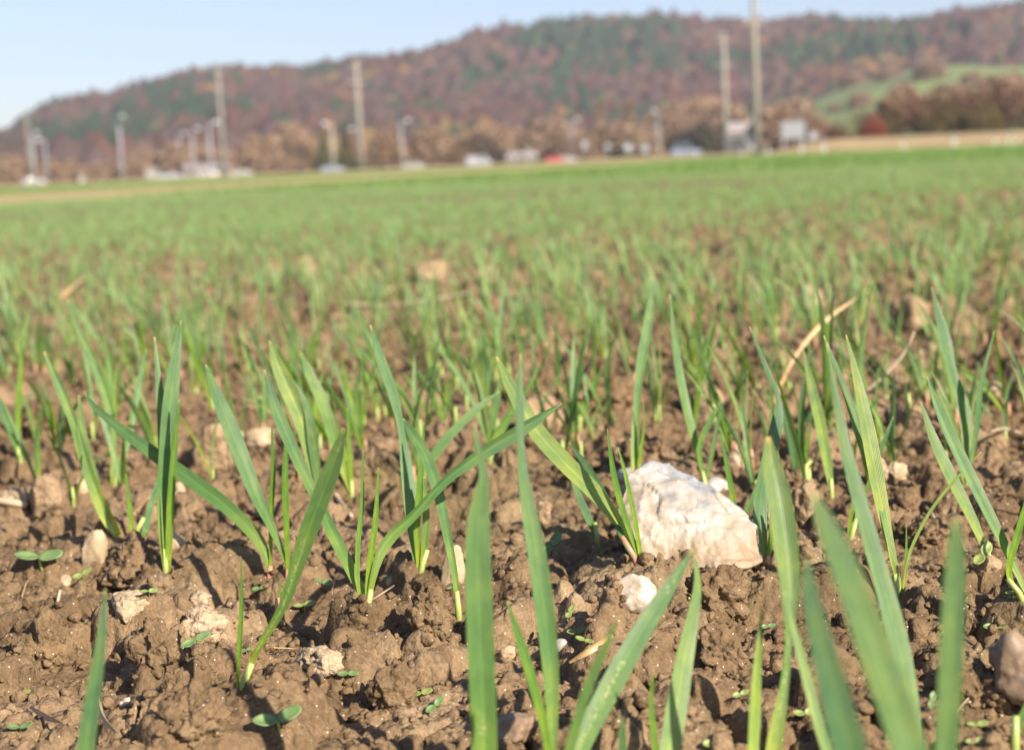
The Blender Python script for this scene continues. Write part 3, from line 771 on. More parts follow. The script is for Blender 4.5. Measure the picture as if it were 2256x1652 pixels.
lump(1386,1066,60,34,'grey_stone',"grey_stone","grey flat stone peeking out behind the white rock, left","stone",0.12,3,group=SC)
lump(1580,1085,60,34,'grey_stone',"grey_stone","grey flat stone peeking out behind the white rock, right","stone",0.12,3,group=SC)
lump(1370,1030,40,70,'clod_tan',"dry_soil_clod","orange clod left of the tall seedling behind the rock","soil clod",0.25,2,group=CC)
# more dark clods in the foreground, rounded and cracked
for (px, py, w, h, lb) in [(90,1470,140,120,"large rounded brown clod at the left edge, lower half"),
                           (340,1470,120,110,"squarish brown clod below the flat pale clod"),
                           (290,1275,130,90,"wide brown clod right of the upright tan stone"),
                           (430,1625,150,110,"broad rounded clod at the bottom, left of the oval weed leaves"),
                           (385,1540,60,72,"small round clod casting a dark shadow, lower left"),
                           (860,1560,110,120,"ridged brown clod left of the broad centre blade"),
                           (950,1380,100,90,"brown clod left of the broad centre blade's middle"),
                           (1590,1340,130,110,"rounded brown clod below the white rock's right end"),
                           (1600,1480,120,110,"brown clod right of the peaked blades"),
                           (2150,1400,90,80,"jagged brown clod right of the upright pale blade"),
                           (2170,1560,130,100,"brown ridged clod left of the right edge stone"),
                           (1680,1610,70,50,"brown clod at the bottom right of centre"),
                           (2060,1200,120,60,"low dark clod behind the yellowing blade"),
                           (1430,1020,120,80,"brown clod directly behind the white rock"),
                           (1350,900,130,90,"wide brown clod behind the short bright blade"),
                           (740,880,110,80,"low brown clod behind the pale curved blade"),
                           (90,960,130,90,"smooth brown mound at the left edge, farther back"),
                           (1840,930,110,90,"brown clod behind the pointed blades")]:
    lump(px, py, w, h, 'clod_dark', "soil_clod", lb, "soil clod", 0.42, 4, sink=0.6, sub=5, group=CC)

# ------------------------------------------------------------------ straw, stems, dead leaves
def strand(pts, rads_px, mat, name, label, cat, flat=False, dep=None, lift=0.0, lm=None):
    P = []
    for i, (x, y) in enumerate(pts):
        if dep is None:
            q, d = hit(x, y); q = q + Vector((0, 0, lift))
        else: d = dep[i]; q = at(x, y, d)
        P.append([q.x, q.y, q.z, rads_px[i]*d/FPX])
    c = Vector(P[0][:3])
    if flat:
        ax = Vector(P[-1][:3]) - c
        me = blade_mesh(P, ax.cross(CF).normalized(), 0.4, 5, 24, 0.6, name); sub_local(me, c)
        o = link(name, me, M[mat]); o.location = c
    else:
        path, _ = smooth_path(P, 14)
        mb = MB(); mb.tube([Vector(p[:3]) - c for p in path], [max(p[3]/2, 0.0002) for p in path], 7)
        o = mb.build(name, M[mat], None, True); o.location = c
    tag(o, label, cat)
    if lm: landmarks.append((lm, (c.x, c.y)))
    return o
_, dA = hit(1745, 900)
strand([(1700,905),(1735,815),(1780,745),(1830,695),(1888,656)], [8,7,11,9,3], 'straw', "withered_leaf", "long curled tan dried leaf sticking up at right", "dead leaf", True, [dA, dA, dA+.01, dA+.02, dA+.03], lm="the curled dried leaf")
_, dB = hit(1910, 880)
strand([(1905,865),(1950,825),(1990,780),(2015,730)], [5,8,8,4], 'straw_pale', "straw", "thin bent straw stem right of the curled dried leaf", "straw", False, [dB]*4)
strand([(1830,765),(1870,800),(1890,850)], [8,10,5], 'straw_pale', "straw", "short straw stem behind the pointed blades", "straw", lift=0.004)
strand([(760,690),(850,695),(930,685),(1030,668)], [5,6,5,4], 'straw_pale', "straw", "long horizontal straw lying across the far crop", "straw", lift=0.012)
strand([(-20,1112),(30,1120),(58,1124)], [16,17,16], 'straw_pale', "straw", "thick broken pale stem entering at the left edge", "straw", lift=0.003)
strand([(265,1172),(310,1125),(350,1085),(395,1070)], [22,20,16,10], 'straw', "withered_leaf", "tan dried leaf leaning between the two tan stones", "dead leaf", True)
strand([(730,1075),(745,1110),(775,1150)], [8,11,9], 'straw_pale', "straw", "short brown twig behind the long speckled blade", "twig", lift=0.003)
strand([(1255,1478),(1300,1450),(1350,1415)], [5,16,14], 'straw', "withered_leaf", "flat straw sliver below the small weed pairs, centre right", "dead leaf", True, lift=0.003)
strand([(222,1555),(235,1600),(262,1635)], [16,22,8], 'straw_pale', "withered_leaf", "upright tan leaf scrap at the bottom left", "dead leaf", True, lift=0.003)
strand([(68,1575),(105,1595),(140,1612)], [5,20,5], 'straw_pale', "withered_leaf", "flat tan leaf scrap in the bottom left corner", "dead leaf", True, lift=0.003)
strand([(605,1450),(660,1453),(705,1470),(735,1490)], [2.4,2.6,2.6,2], 'straw', "fibre", "thin curved root fibre over the low crumbly clod", "root fibre", lift=0.004)
strand([(50,1335),(60,1305),(76,1286)], [2.6,3,2], 'straw', "fibre", "thin straw fibre at the far left, above the large clod", "root fibre", lift=0.004)
strand([(128,1352),(134,1322)], [7,8], 'straw_pale', "straw", "tiny broken straw stub above the large left clod", "straw", lift=0.004)
strand([(735,1345),(733,1320),(742,1288)], [2.2,2.4,2], 'straw', "fibre", "thin root fibre left of the four-bladed seedling", "root fibre", lift=0.004)
strand([(820,1340),(850,1320),(870,1305)], [4,4,2], 'straw_pale', "fibre", "pale fibre right of the four-bladed seedling's foot", "root fibre", lift=0.003)
strand([(2110,1600),(2130,1570),(2170,1535)], [4,4,2], 'straw_pale', "fibre", "thin twig lying before the right edge stone", "twig", lift=0.004)
strand([(2180,985),(2215,975),(2250,985)], [5,7,5], 'straw_pale', "straw", "short pale bent stem at the right edge", "straw", lift=0.008)
strand([(2040,1135),(2055,1155),(2065,1180)], [6,8,3], 'straw_pale', "straw", "short curved pale stem below the knobbly stone", "straw", lift=0.004)
strand([(120,690),(160,655),(195,620)], [6,8,4], 'straw', "straw", "thin straw stem in the far crop at left", "straw", lift=0.012)

# ------------------------------------------------------------------ small weeds: two seed leaves on a stem
def weed(px, py, w, mat, label, ang=None, tiltk=0.3):
    p, d = hit(px, py); s = w*d/FPX
    p = p + Vector((0, 0, 0.0012)); root = empty("weed_seedling", p); root.rotation_euler = (R(random.uniform(22, 42)), 0, 0); tag(root, label, "weed seedling", "tiny weed seedlings")
    hgt = s*random.uniform(0.5, 0.9)
    mb = MB(); mb.tube([(0,0,-0.001), (0,0,hgt*0.6), (0,0,hgt)], [s*0.06]*3, 6); mb.build("stem", M['sheath'], root, True)
    a = random.uniform(-0.4, 0.4) if ang is None else ang
    for sgn in (0, math.pi):
        V = []; F = []; nr, na = 4, 14
        V.append((0.5*s, 0, 0))
        for r_ in range(1, nr+1):
            for k in range(na):
                th = 2*math.pi*k/na; q = r_/nr
                x = 0.5*s + 0.5*s*q*math.cos(th); y = 0.30*s*q*math.sin(th)*(1-0.12*math.cos(th))
                V.append((x, y, 0.10*s*q*q + 0.02*s*math.sin(3*th)*q))
        for k in range(na): F.append((0, 1+k, 1+(k+1) % na))
        for r_ in range(nr-1):
            for k in range(na):
                A = 1+r_*na; B = A+na
                F.append((A+k, B+k, B+(k+1) % na, A+(k+1) % na))
        me = bpy.data.meshes.new("seed_leaf"); me.from_pydata(V, [], F); me.update()
        o = link("seed_leaf", me, M[mat], root); o.location = (0, 0, hgt)
        o.rotation_euler = (random.uniform(-0.1, 0.35), -random.uniform(0.0, tiltk), a+sgn)
        so = o.modifiers.new("s", 'SOLIDIFY'); so.thickness = s*0.05
    return root
W = [(618,1632,58,'weed',"largest weed seedling with two grey-green oval leaves, bottom left",0.35),
     (95,1272,54,'weed',"weed with two long flat blue-green leaves at left",0.1),
     (435,1432,36,'weed',"spiky little weed under the pitted pale clod",0.6),
     (724,1505,26,'weed_lime',"weed pair below the low crumbly clod, left one of two",0.4),
     (768,1500,24,'weed',"weed pair below the low crumbly clod, right one of two",0.0),
     (930,1545,26,'weed_lime',"lime weed pair left of the broad centre blade",0.2),
     (960,1572,28,'weed',"rounder weed pair below the lime pair, left of centre",0.8),
     (470,1585,34,'weed',"weed pair beside the small round clod, bottom left",0.0),
     (430,1560,22,'weed',"small upright weed above the bottom left pair",1.3),
     (48,1622,30,'weed',"weed pair in the bottom left corner",0.1),
     (50,1545,22,'weed_lime',"weed pair near the flat leaf scrap, left edge",0.3),
     (1270,1415,24,'weed_lime',"lime weed pair above the straw sliver",0.3),
     (1288,1428,22,'weed_lime',"second lime weed close to the straw sliver",-0.4),
     (1256,1368,22,'weed_lime',"lime weed left below the white pebble",1.2),
     (1398,1420,18,'weed_lime',"tiny round weed below the white pebble",0.0),
     (1215,1225,36,'weed',"pale round-leaved weed left of the big rock",0.9),
     (1570,1652,26,'weed_lime',"lime weed pair at the bottom, centre right",0.2),
     (1630,1545,20,'weed_lime',"tiny lime weed right of the peaked blades",0.3),
     (1770,1595,30,'weed_lime',"lime weed between the blurred right blades",0.2),
     (1690,1395,18,'weed',"tiny dark weed behind the wide twisted blade",0.2),
     (2150,1622,26,'weed_lime',"upper lime weed pair at bottom right",0.1),
     (2146,1650,24,'weed_lime',"lowest lime weed pair at bottom right",0.1),
     (2130,1372,24,'weed_lime',"lime weed right of the upright pale blade",1.2),
     (2190,1398,30,'weed',"weed pair in front of the right edge stone",0.1),
     (2160,1250,38,'weed_lime',"round-leaved lime weed patch at right",0.9),
     (2232,1322,22,'weed_lime',"lime weed near the right edge seedling's foot",0.2),
     (672,1352,26,'weed_lime',"lime weed right of the pink shoot",0.2),
     (712,1300,26,'weed',"flat dark weed right of the pink-footed seedlings",-0.3),
     (858,1285,14,'weed',"tiny round weed beside the tan pebble",0.3),
     (185,1282,24,'weed_lime',"curled lime weed below the upright tan stone",0.6),
     (330,1320,20,'weed_lime',"lime weed on the flat pale clod",0.2),
     (575,1310,18,'weed',"tiny weed left of the pink shoot",0.2),
     (545,1450,20,'weed',"tiny weed behind the two-bladed seedling's foot",0.4),
     (1000,1310,18,'weed',"tiny weed on the ridge left of the broad centre blade",0.5),
     (840,1535,16,'weed',"tiny weed above the ridged clod",0.9),
     (2050,1560,22,'weed',"weed beside the upright pale blade's foot",1.2),
     (1935,1395,20,'weed_lime',"pale weed behind the blurred dark blade",0.1)]
for a in W: weed(a[0], a[1], a[2], a[3], a[4], a[5])

# ------------------------------------------------------------------ the rest of the crop
def make_plants(xs, ys, hs, seed, nb_range=(2, 5)):
    """parameters of many plants -> list of blades (plant index, P rows)"""
    r = np.random.RandomState(seed); out = []
    for i, (x, y, h) in enumerate(zip(xs, ys, hs)):
        nb = r.randint(nb_range[0], nb_range[1]); a0 = r.uniform(0, 2*np.pi)
        lean = np.array([r.normal(-0.12, 0.16), r.normal(0, 0.12)])
        bl = []
        for k in range(nb):
            Lb = h*r.uniform(0.65, 1.1)*(1.0 if k else 1.08)
            az = a0 + k*(np.pi*2/nb) + r.normal(0, 0.5)
            spread = abs(r.normal(0.30, 0.20)) + 0.04; curl = r.uniform(0.0, 0.7)
            w = r.uniform(0.0018, 0.0037)*(h/0.06)**0.5
            d = np.array([np.cos(az), np.sin(az)])
            P = []
            px, pz = 0.0, 0.0; ang = spread*0.35; nseg = 6
            pos = np.array([0.0, 0.0, 0.0])
            for s in range(nseg+1):
                t = s/nseg
                wv = w*(0.42+0.58*min(1, t/0.35))*(1-max(0, (t-0.45)/0.55)**1.8)
                P.append((x+pos[0], y+pos[1], pos[2], max(wv, 0.0002)))
                ang = spread*(0.35+0.9*t) + curl*t*t
                st = Lb/nseg
                pos = pos + np.array([(d[0]*math.sin(ang)+lean[0]*0.8)*st, (d[1]*math.sin(ang)+lean[1]*0.8)*st, math.cos(ang)*st])
            tw = r.uniform(-0.9, 0.9)
            wd = np.array([-d[1], d[0], 0.0])
            # blades turn their faces every way
            c, s_ = math.cos(tw), math.sin(tw)
            wd = np.array([wd[0]*c - wd[1]*s_, wd[0]*s_ + wd[1]*c, 0.0])
            bl.append((np.array(P), wd, r.uniform(-0.8, 0.8)))
        out.append(bl)
    return out

def scatter(y0, y1, dens, half=0.40, extra=0.35, seed=3):
    r = np.random.RandomState(seed)
    W_ = half*y1+extra; n = int(dens*(y1-y0)*2*W_)
    x = r.uniform(-W_, W_, n); y = r.uniform(y0, y1, n)
    k = np.abs(x) < half*y+extra
    return x[k], y[k]
def thin(x, y, seed):
    """thinner where the soil shows, and off the mown track"""
    r = np.random.RandomState(seed)
    nz = perlin(x/0.6, y/1.1, 91)*0.6 + perlin(x/1.8+5, y/3.2, 92)*0.7
    keep = r.rand(len(x)) < np.clip(0.90+nz*1.25*np.clip((16-y)/6, 0, 1), 0.06, 1)
    keep &= ~in_track(x, y)
    return x[keep], y[keep]

# nearest ones: individual things
x, y = scatter(0.30, 3.0, 700, 0.40, 0.45, 5)
hb = np.array(hero_bases)
d2 = ((x[:, None]-hb[None, :, 0])**2 + (y[:, None]-hb[None, :, 1])**2).min(1)
keep = d2 > 0.018**2
pp = [proj((a, b, 0.0)) for a, b in zip(x, y)]
P3 = np.array(pp)
infr = (P3[:, 0] > -120) & (P3[:, 0] < PW+120) & (P3[:, 1] < PH+260)
hero_zone = (P3[:, 1] > 1075) & (P3[:, 0] > -260) & (P3[:, 0] < PW+160)
keep &= ~hero_zone
keep &= ~((P3[:, 1] > 960) & (rs.rand(len(x)) < 0.20) & infr)
# keep clear in front of the lens, to the sides and right behind it
keep &= ~((y < 0.45) & (np.abs(x) < 0.22))
x, y, P3, infr = x[keep], y[keep], P3[keep], infr[keep]
o_ = np.argsort(y); x, y, P3, infr = x[o_], y[o_], P3[o_], infr[o_]
hs = np.clip(rs.normal(0.063, 0.014, len(x)) - 0.014*np.clip(y-1.1, 0, 2), 0.026, 0.095)
kp = rs.rand(len(x)) < np.clip(0.80 + 0.8*perlin(x/0.16, y/0.22, 93) + 0.4*perlin(x/0.5, y/0.8, 94), 0.08, 1)
x, y, P3, infr, hs = x[kp], y[kp], P3[kp], infr[kp], hs[kp]
plants = make_plants(x, y, hs, 21, (2, 4))
zs = ground_h(x, y)
N_IND = 300 - len(hero_bases)
inds = [i for i in range(len(x)) if infr[i] and P3[i, 1] > 300][:N_IND]
ind_set = set(inds)
ldist = {}
for i in inds:
    c = min(range(len(landmarks)), key=lambda k: (landmarks[k][1][0]-x[i])**2 + (landmarks[k][1][1]-y[i])**2)
    lx, ly = landmarks[c][1]
    dx, dy = x[i]-lx, y[i]-ly
    side = ("right of" if dx > 0 else "left of") if abs(dx) > abs(dy)*0.6 else ("behind" if dy > 0 else "in front of")
    ldist.setdefault((c, side), []).append(((dx*dx+dy*dy)**0.5, i))
ORD = ["nearest", "second nearest", "third nearest", "fourth nearest", "fifth nearest", "sixth nearest", "seventh nearest", "eighth nearest", "ninth nearest", "tenth nearest"]
for (c, side), lst in ldist.items():
    lst.sort()
    for rk, (_, i) in enumerate(lst):
        bl = plants[i]
        tx = np.mean([b[0][-1, 0]-x[i] for b in bl]); hh = hs[i]
        size = "tall" if hh > 0.064 else ("short" if hh < 0.050 else "middling")
        leanw = "leaning left" if tx < -0.012 else ("leaning right" if tx > 0.008 else "upright")
        rank = ORD[rk] if rk < 10 else "%dth nearest" % (rk+1)
        lb = "%s %s %s wheat seedling, %s %s %s" % (size, leanw, NUMW[len(bl)], rank, side, landmarks[c][0])
        root = empty("wheat_seedling", (x[i], y[i], zs[i]-0.002))
        tag(root, lb, "wheat plant", "young wheat plants near the camera")
        for (P, wd, tw) in bl:
            Q = P.copy(); Q[:, 0] -= x[i]; Q[:, 1] -= y[i]
            me = blade_mesh(Q, wd, fold=0.22, across=5, n=12, twist=tw)
            link("blade", me, M[random.choice([L, LP, 'leaf_stuff', LB, LP]) if random.random() > 0.012 else 'straw'], root)
        mb = MB(); mb.tube([(0, 0, -0.003), (0, 0, 0.006), (0, 0, 0.013)], [0.0013, 0.0011, 0.0008], 6)
        mb.build("sheath", M['sheath_pink' if random.random() < 0.25 else 'sheath'], root, True)

# everything farther: one mass nobody could count
SV, SF, SU = [], [], []; base_i = 0
def add_blades(pl, z, idx, n, across):
    global base_i
    for i in idx:
        for (P, wd, tw) in pl[i]:
            Q = P if n == len(P) else P[np.linspace(0, len(P)-1, n).round().astype(int)]
            T = np.gradient(Q[:, :3], axis=0); T /= np.linalg.norm(T, axis=1)[:, None]
            b = wd[None, :] - T*(T@wd)[:, None]; b /= np.linalg.norm(b, axis=1)[:, None]
            nn = np.cross(T, b); a = (tw*np.linspace(0, 1, n))[:, None]
            b = b*np.cos(a) + nn*np.sin(a)
            s = np.linspace(-0.5, 0.5, across)
            V = Q[:, None, :3] + b[:, None, :]*(s[None, :, None]*Q[:, 3][:, None, None])
            if across == 3: V[:, 1, :] -= nn*Q[:, 3][:, None]*0.2
            V[:, :, 2] += z[i]
            ii = np.arange(n*across).reshape(n, across) + base_i
            SV.append(V.reshape(-1, 3)); SF.append(np.stack([ii[:-1, :-1], ii[:-1, 1:], ii[1:, 1:], ii[1:, :-1]], -1).reshape(-1, 4))
            uu = np.stack(np.broadcast_arrays(np.linspace(0, 1, across)[None, :], np.linspace(0, 1, n)[:, None]), -1)
            SU.append(uu.reshape(-1, 2)); base_i += n*across
add_blades(plants, zs-0.002, [i for i in range(len(x)) if i not in ind_set], 7, 3)
x2, y2 = scatter(3.0, 7.0, 950, 0.38, 0.5, 6); x2, y2 = thin(x2, y2, 1)
h2 = np.clip(rs.normal(0.036, 0.008, len(x2)), 0.018, 0.055)
add_blades(make_plants(x2, y2, h2, 22), ground_h(x2, y2)-0.002, range(len(x2)), 5, 3)
x3, y3 = scatter(7.0, 15.0, 480, 0.37, 0.5, 8); x3, y3 = thin(x3, y3, 2)
h3 = np.clip(rs.normal(0.034, 0.007, len(x3)), 0.018, 0.05)
add_blades(make_plants(x3, y3, h3*1.0, 23), ground_h(x3, y3)-0.002, range(len(x3)), 4, 2)
# far crop, vectorised: two leaning quads a plant
def far_crop(y0, y1, dens, hgt, wid, seed):
    global base_i
    x, y = scatter(y0, y1, dens, 0.36, 0.5, seed)
    k = ~in_track(x, y); x, y = x[k], y[k]
    r = np.random.RandomState(seed+1)
    for rep in range(2):
        n = len(x); a = r.uniform(0, 2*np.pi, n); h = r.normal(hgt, hgt*0.2, n); w = r.uniform(0.6, 1.2, n)*wid
        dx, dy = np.cos(a)*w/2, np.sin(a)*w/2
        lx, ly = r.normal(0, 0.3, n)*h, r.normal(0, 0.3, n)*h
        z0 = np.zeros(n)
        V = np.stack([np.stack([x-dx*0.5, y-dy*0.5, z0], -1), np.stack([x+dx*0.5, y+dy*0.5, z0], -1),
                      np.stack([x+dx+lx*0.5, y+dy+ly*0.5, h*0.55], -1), np.stack([x-dx+lx*0.5, y-dy+ly*0.5, h*0.55], -1),
                      np.stack([x+dx*0.3+lx, y+dy*0.3+ly, h], -1), np.stack([x-dx*0.3+lx, y-dy*0.3+ly, h], -1)], 1).reshape(-1, 3)
        b = base_i + np.arange(n)*6
        SV.append(V); SF.append(np.concatenate([np.stack([b, b+1, b+2, b+3], -1), np.stack([b+3, b+2, b+4, b+5], -1)]))
        SU.append(np.tile(np.array([[0, 0.1], [1, 0.1], [1, 0.5], [0, 0.5], [1, 0.9], [0, 0.9]]), (n, 1))); base_i += n*6
NEARF = sum(len(f) for f in SF)
far_crop(15, 35, 130, 0.046, 0.009, 31)
far_crop(35, 90, 26, 0.046, 0.022, 33)
far_crop(90, 150, 6, 0.046, 0.05, 35)
SFc = np.concatenate(SF); me = mesh_np("wheat_crop", np.concatenate(SV), SFc, np.concatenate(SU), (np.arange(len(SFc)) >= NEARF).astype(np.int32))
tag(link("wheat_crop", me, [M['leaf_stuff'], M['leaf_far']]), "mass of young green wheat filling the field behind the nearest plants", "wheat crop", kind="stuff")

# loose crumbs of soil
def crumbs():
    r = np.random.RandomState(5)
    bm = bmesh.new(); bmesh.ops.create_icosphere(bm, subdivisions=2, radius=1.0)
    bv = np.array([v.co[:] for v in bm.verts]); bf = np.array([[v.index for v in f.verts] for f in bm.faces]); bm.free()
    n = 15000
    y = 0.36*np.exp(r.rand(n)*math.log(3.2/0.36)); x = r.uniform(-0.40, 0.40, n)*y
    s = np.clip(r.lognormal(math.log(0.0010), 0.62, n), 0.0004, 0.0042)*(0.75+0.45*y)
    z = ground_h(x, y) + s*0.25
    V = []; F = []
    for i in range(n):
        q = bv*(1+0.28*np.sin(bv@r.normal(0, 3, 3))[:, None]+r.normal(0, 0.07, (len(bv), 1)))*np.array([1, r.uniform(0.6, 1), r.uniform(0.55, 0.9)])*s[i]
        a = r.uniform(0, 6.28); c, sn = math.cos(a), math.sin(a)
        q = np.stack([q[:, 0]*c-q[:, 1]*sn, q[:, 0]*sn+q[:, 1]*c, q[:, 2]], -1)
        V.append(q+np.array([x[i], y[i], z[i]])); F.append(bf+i*len(bv))
    me = mesh_np("soil_crumbs", np.concatenate(V), np.concatenate(F))
    tag(link("soil_crumbs", me, M['soil']), "loose brown soil crumbs strewn over the clods", "soil crumbs", kind="stuff")
crumbs()

# ================================================================== BACKGROUND
def hor(px): return 363.0 - 0.0430*(px-1128)
def bg(px, dist, py=None):
    """point on the ground plane (or at height of photo row py) seen at column px at this distance"""
    yy = hor(px) if py is None else py
    r = ray(px, yy); t = dist/math.hypot(r.x, r.y)
    p = CLOC + r*t
    return Vector((p.x, p.y, 0.0 if py is None else p.z))
def face_cam(p): return math.atan2(p.x, -p.y)*-1 if False else -math.atan2(p.x, p.y)

M['grass_tan'] = simple("dry_grass", (0.33, 0.235, 0.105), 0.9, 0, 0.3, 0.4)
M['asphalt'] = simple("asphalt", (0.16, 0.155, 0.15), 0.9, 0, 0.15, 0.5)
M['meadow'] = simple("meadow_grass", (0.155, 0.195, 0.055), 0.95, 0, 0.35, 0.02)
M['hill'] = simple("forest_floor", (0.10, 0.065, 0.045), 0.95, 0, 0.3, 0.02)
M['concrete'] = simple("concrete_pole", (0.25, 0.22, 0.19), 0.8, 0, 0.1, 0.8)
M['galv'] = simple("galvanised_steel", (0.50, 0.50, 0.55), 0.45, 0.3, 0.08, 3)
M['galv_pale'] = simple("lamp_pole_paint", (0.36, 0.37, 0.42), 0.45, 0.0, 0.05, 3)
M['lamp_white'] = simple("lamp_housing", (0.60, 0.61, 0.64), 0.3, 0, 0.04, 3)
M['insul'] = simple("insulator", (0.20, 0.13, 0.09), 0.3, 0, 0.1, 8)
M['white_paint'] = simple("white_paint", (0.36, 0.36, 0.39), 0.4, 0, 0.04, 1)
M['sign_back'] = simple("sign_back_metal", (0.29, 0.30, 0.32), 0.45, 0.1, 0.05, 1)
M['post_white'] = simple("post_white", (0.52, 0.50, 0.48), 0.5, 0, 0.05, 3)
M['post_black'] = simple("post_black", (0.03, 0.03, 0.03), 0.5, 0, 0.05, 3)
M['glass'] = simple("car_glass", (0.04, 0.05, 0.06), 0.08, 0, 0.1, 1)
M['tyre'] = simple("tyre", (0.02, 0.02, 0.02), 0.8, 0, 0.1, 5)
M['plaster'] = simple("plaster_wall", (0.42, 0.37, 0.33), 0.85, 0, 0.06, 0.6)
M['plaster_o'] = simple("orange_plaster", (0.42, 0.21, 0.14), 0.85, 0, 0.06, 0.6)
M['plaster_d'] = simple("dull_plaster", (0.27, 0.23, 0.20), 0.85, 0, 0.06, 0.6)
M['roof_t'] = simple("roof_tiles", (0.34, 0.15, 0.09), 0.85, 0, 0.2, 2)
M['roof_g'] = simple("roof_grey", (0.30, 0.26, 0.25), 0.7, 0, 0.1, 2)
M['bark'] = simple("bark", (0.14, 0.10, 0.07), 0.9, 0, 0.3, 2)
def car_paint(name, c): return simple(name, c, 0.22, 0.1, 0.02, 1)
M['car_white'] = car_paint("car_white", (0.36, 0.34, 0.32)); M['car_silver'] = car_paint("car_silver", (0.34, 0.34, 0.38))
M['car_blue'] = car_paint("car_pale_blue", (0.24, 0.28, 0.38)); M['car_red'] = car_paint("car_red", (0.55, 0.06, 0.05)); M['car_dark'] = car_paint("car_dark", (0.10, 0.09, 0.09))
def foliage(name, a, b, tr=0.15):
    m, nt, bs = newmat(name)
    ge = N(nt, "ShaderNodeNewGeometry")
    c = ramp(nt, [(0.0, a), (1.0, b)], ge.outputs["Random Per Island"])
    nt.links.new(c.outputs[0], bs.inputs["Base Color"]); bs.inputs["Roughness"].default_value = 0.9
    bs.inputs["Specular IOR Level"].default_value = 0.1
    return m
FOL = {'rust': foliage("leaves_rust", (0.080, 0.038, 0.026), (0.102, 0.050, 0.034)),
       'brown': foliage("leaves_brown", (0.082, 0.051, 0.034), (0.108, 0.070, 0.047)),
       'mauve': foliage("twigs_mauve", (0.070, 0.044, 0.038), (0.092, 0.058, 0.050)),
       'orange': foliage("leaves_orange", (0.13, 0.070, 0.030), (0.17, 0.092, 0.038)),
       'yellow': foliage("leaves_ochre", (0.13, 0.092, 0.036), (0.165, 0.115, 0.045)),
       'conifer': foliage("needles", (0.022, 0.040, 0.018), (0.034, 0.056, 0.025)),
       'belt': foliage("twigs_belt_brown", (0.17, 0.11, 0.07), (0.26, 0.17, 0.11)),
       'belttan': foliage("twigs_belt_tan", (0.26, 0.175, 0.115), (0.37, 0.25, 0.165)),
       'tan': foliage("twigs_tan", (0.26, 0.185, 0.125), (0.36, 0.26, 0.18)),
       'olive': foliage("leaves_olive", (0.10, 0.10, 0.03), (0.17, 0.15, 0.05)),
       'red': foliage("leaves_red", (0.26, 0.045, 0.03), (0.34, 0.08, 0.045)),
       'dark': foliage("leaves_dark_brown", (0.095, 0.038, 0.022), (0.145, 0.060, 0.034))}

# ---- hills
RIDGE = [(-900,470),(-500,440),(-250,400),(0,285),(60,243),(130,205),(200,193),(330,168),(400,142),(480,128),(560,134),(700,132),(800,114),(900,110),(980,90),(1060,62),(1150,54),(1300,40),(1500,33),(1660,38),(1800,28),(1900,36),(2050,28),(2110,12),(2256,5),(2600,-20),(3200,-60)]
MEAD = [(1350,345),(1480,325),(1560,310),(1640,280),(1700,248),(1800,203),(1900,170),(2000,146),(2100,135),(2200,140),(2256,140),(2600,120),(3200,110)]
def sheet(name, prof, r0, r1, drop, mat, label, amp, n_r=60, back=400, power=1.0):
    xs_ = np.linspace(prof[0][0], prof[-1][0], 220)
    ye = np.interp(xs_, [p[0] for p in prof], [p[1] for p in prof])
    V = []; rr = np.concatenate([np.linspace(r0, r1, n_r), np.linspace(r1+20, r1+back, 12)])
    info = []
    for j, r_ in enumerate(rr):
        t = min(1, (r_-r0)/(r1-r0)); bk = max(0, (r_-r1)/back)
        s = (t*t*(3-2*t))**power*(1-0.75*bk*bk)
        for x_, y_ in zip(xs_, ye):
            d = ray(x_, hor(x_)); az = math.atan2(d.x, d.y)
            H = max(0.0, (hor(x_)-y_)/FPX*r1 - drop)
            X_, Y_ = math.sin(az)*r_, math.cos(az)*r_
            z = H*s + amp*t*(1-t)*4*float(mn.noise(Vector((X_/170, Y_/170, 1.0))))*(H/80)
            V.append((X_, Y_, z - 0.6*(1-t)))
    nr, nc = len(rr), len(xs_)
    i = np.arange(nr*nc).reshape(nr, nc)
    F = np.stack([i[:-1, :-1], i[:-1, 1:], i[1:, 1:], i[1:, :-1]], -1).reshape(-1, 4)
    me = mesh_np(name, np.array(V), F)
    tag(link(name, me, mat), label, "hill", kind="structure")
    return np.array(V).reshape(nr, nc, 3), xs_, rr
HV, hx, hr = sheet("wooded_hill", RIDGE, 620, 1250, 27, M['hill'], "long wooded hill behind the field", 16, back=500)
MV, mx, mr = sheet("meadow_hillside", MEAD, 380, 640, 4, M['meadow'], "green meadow slope at the foot of the wooded hill, right", 6, back=250, power=0.8)

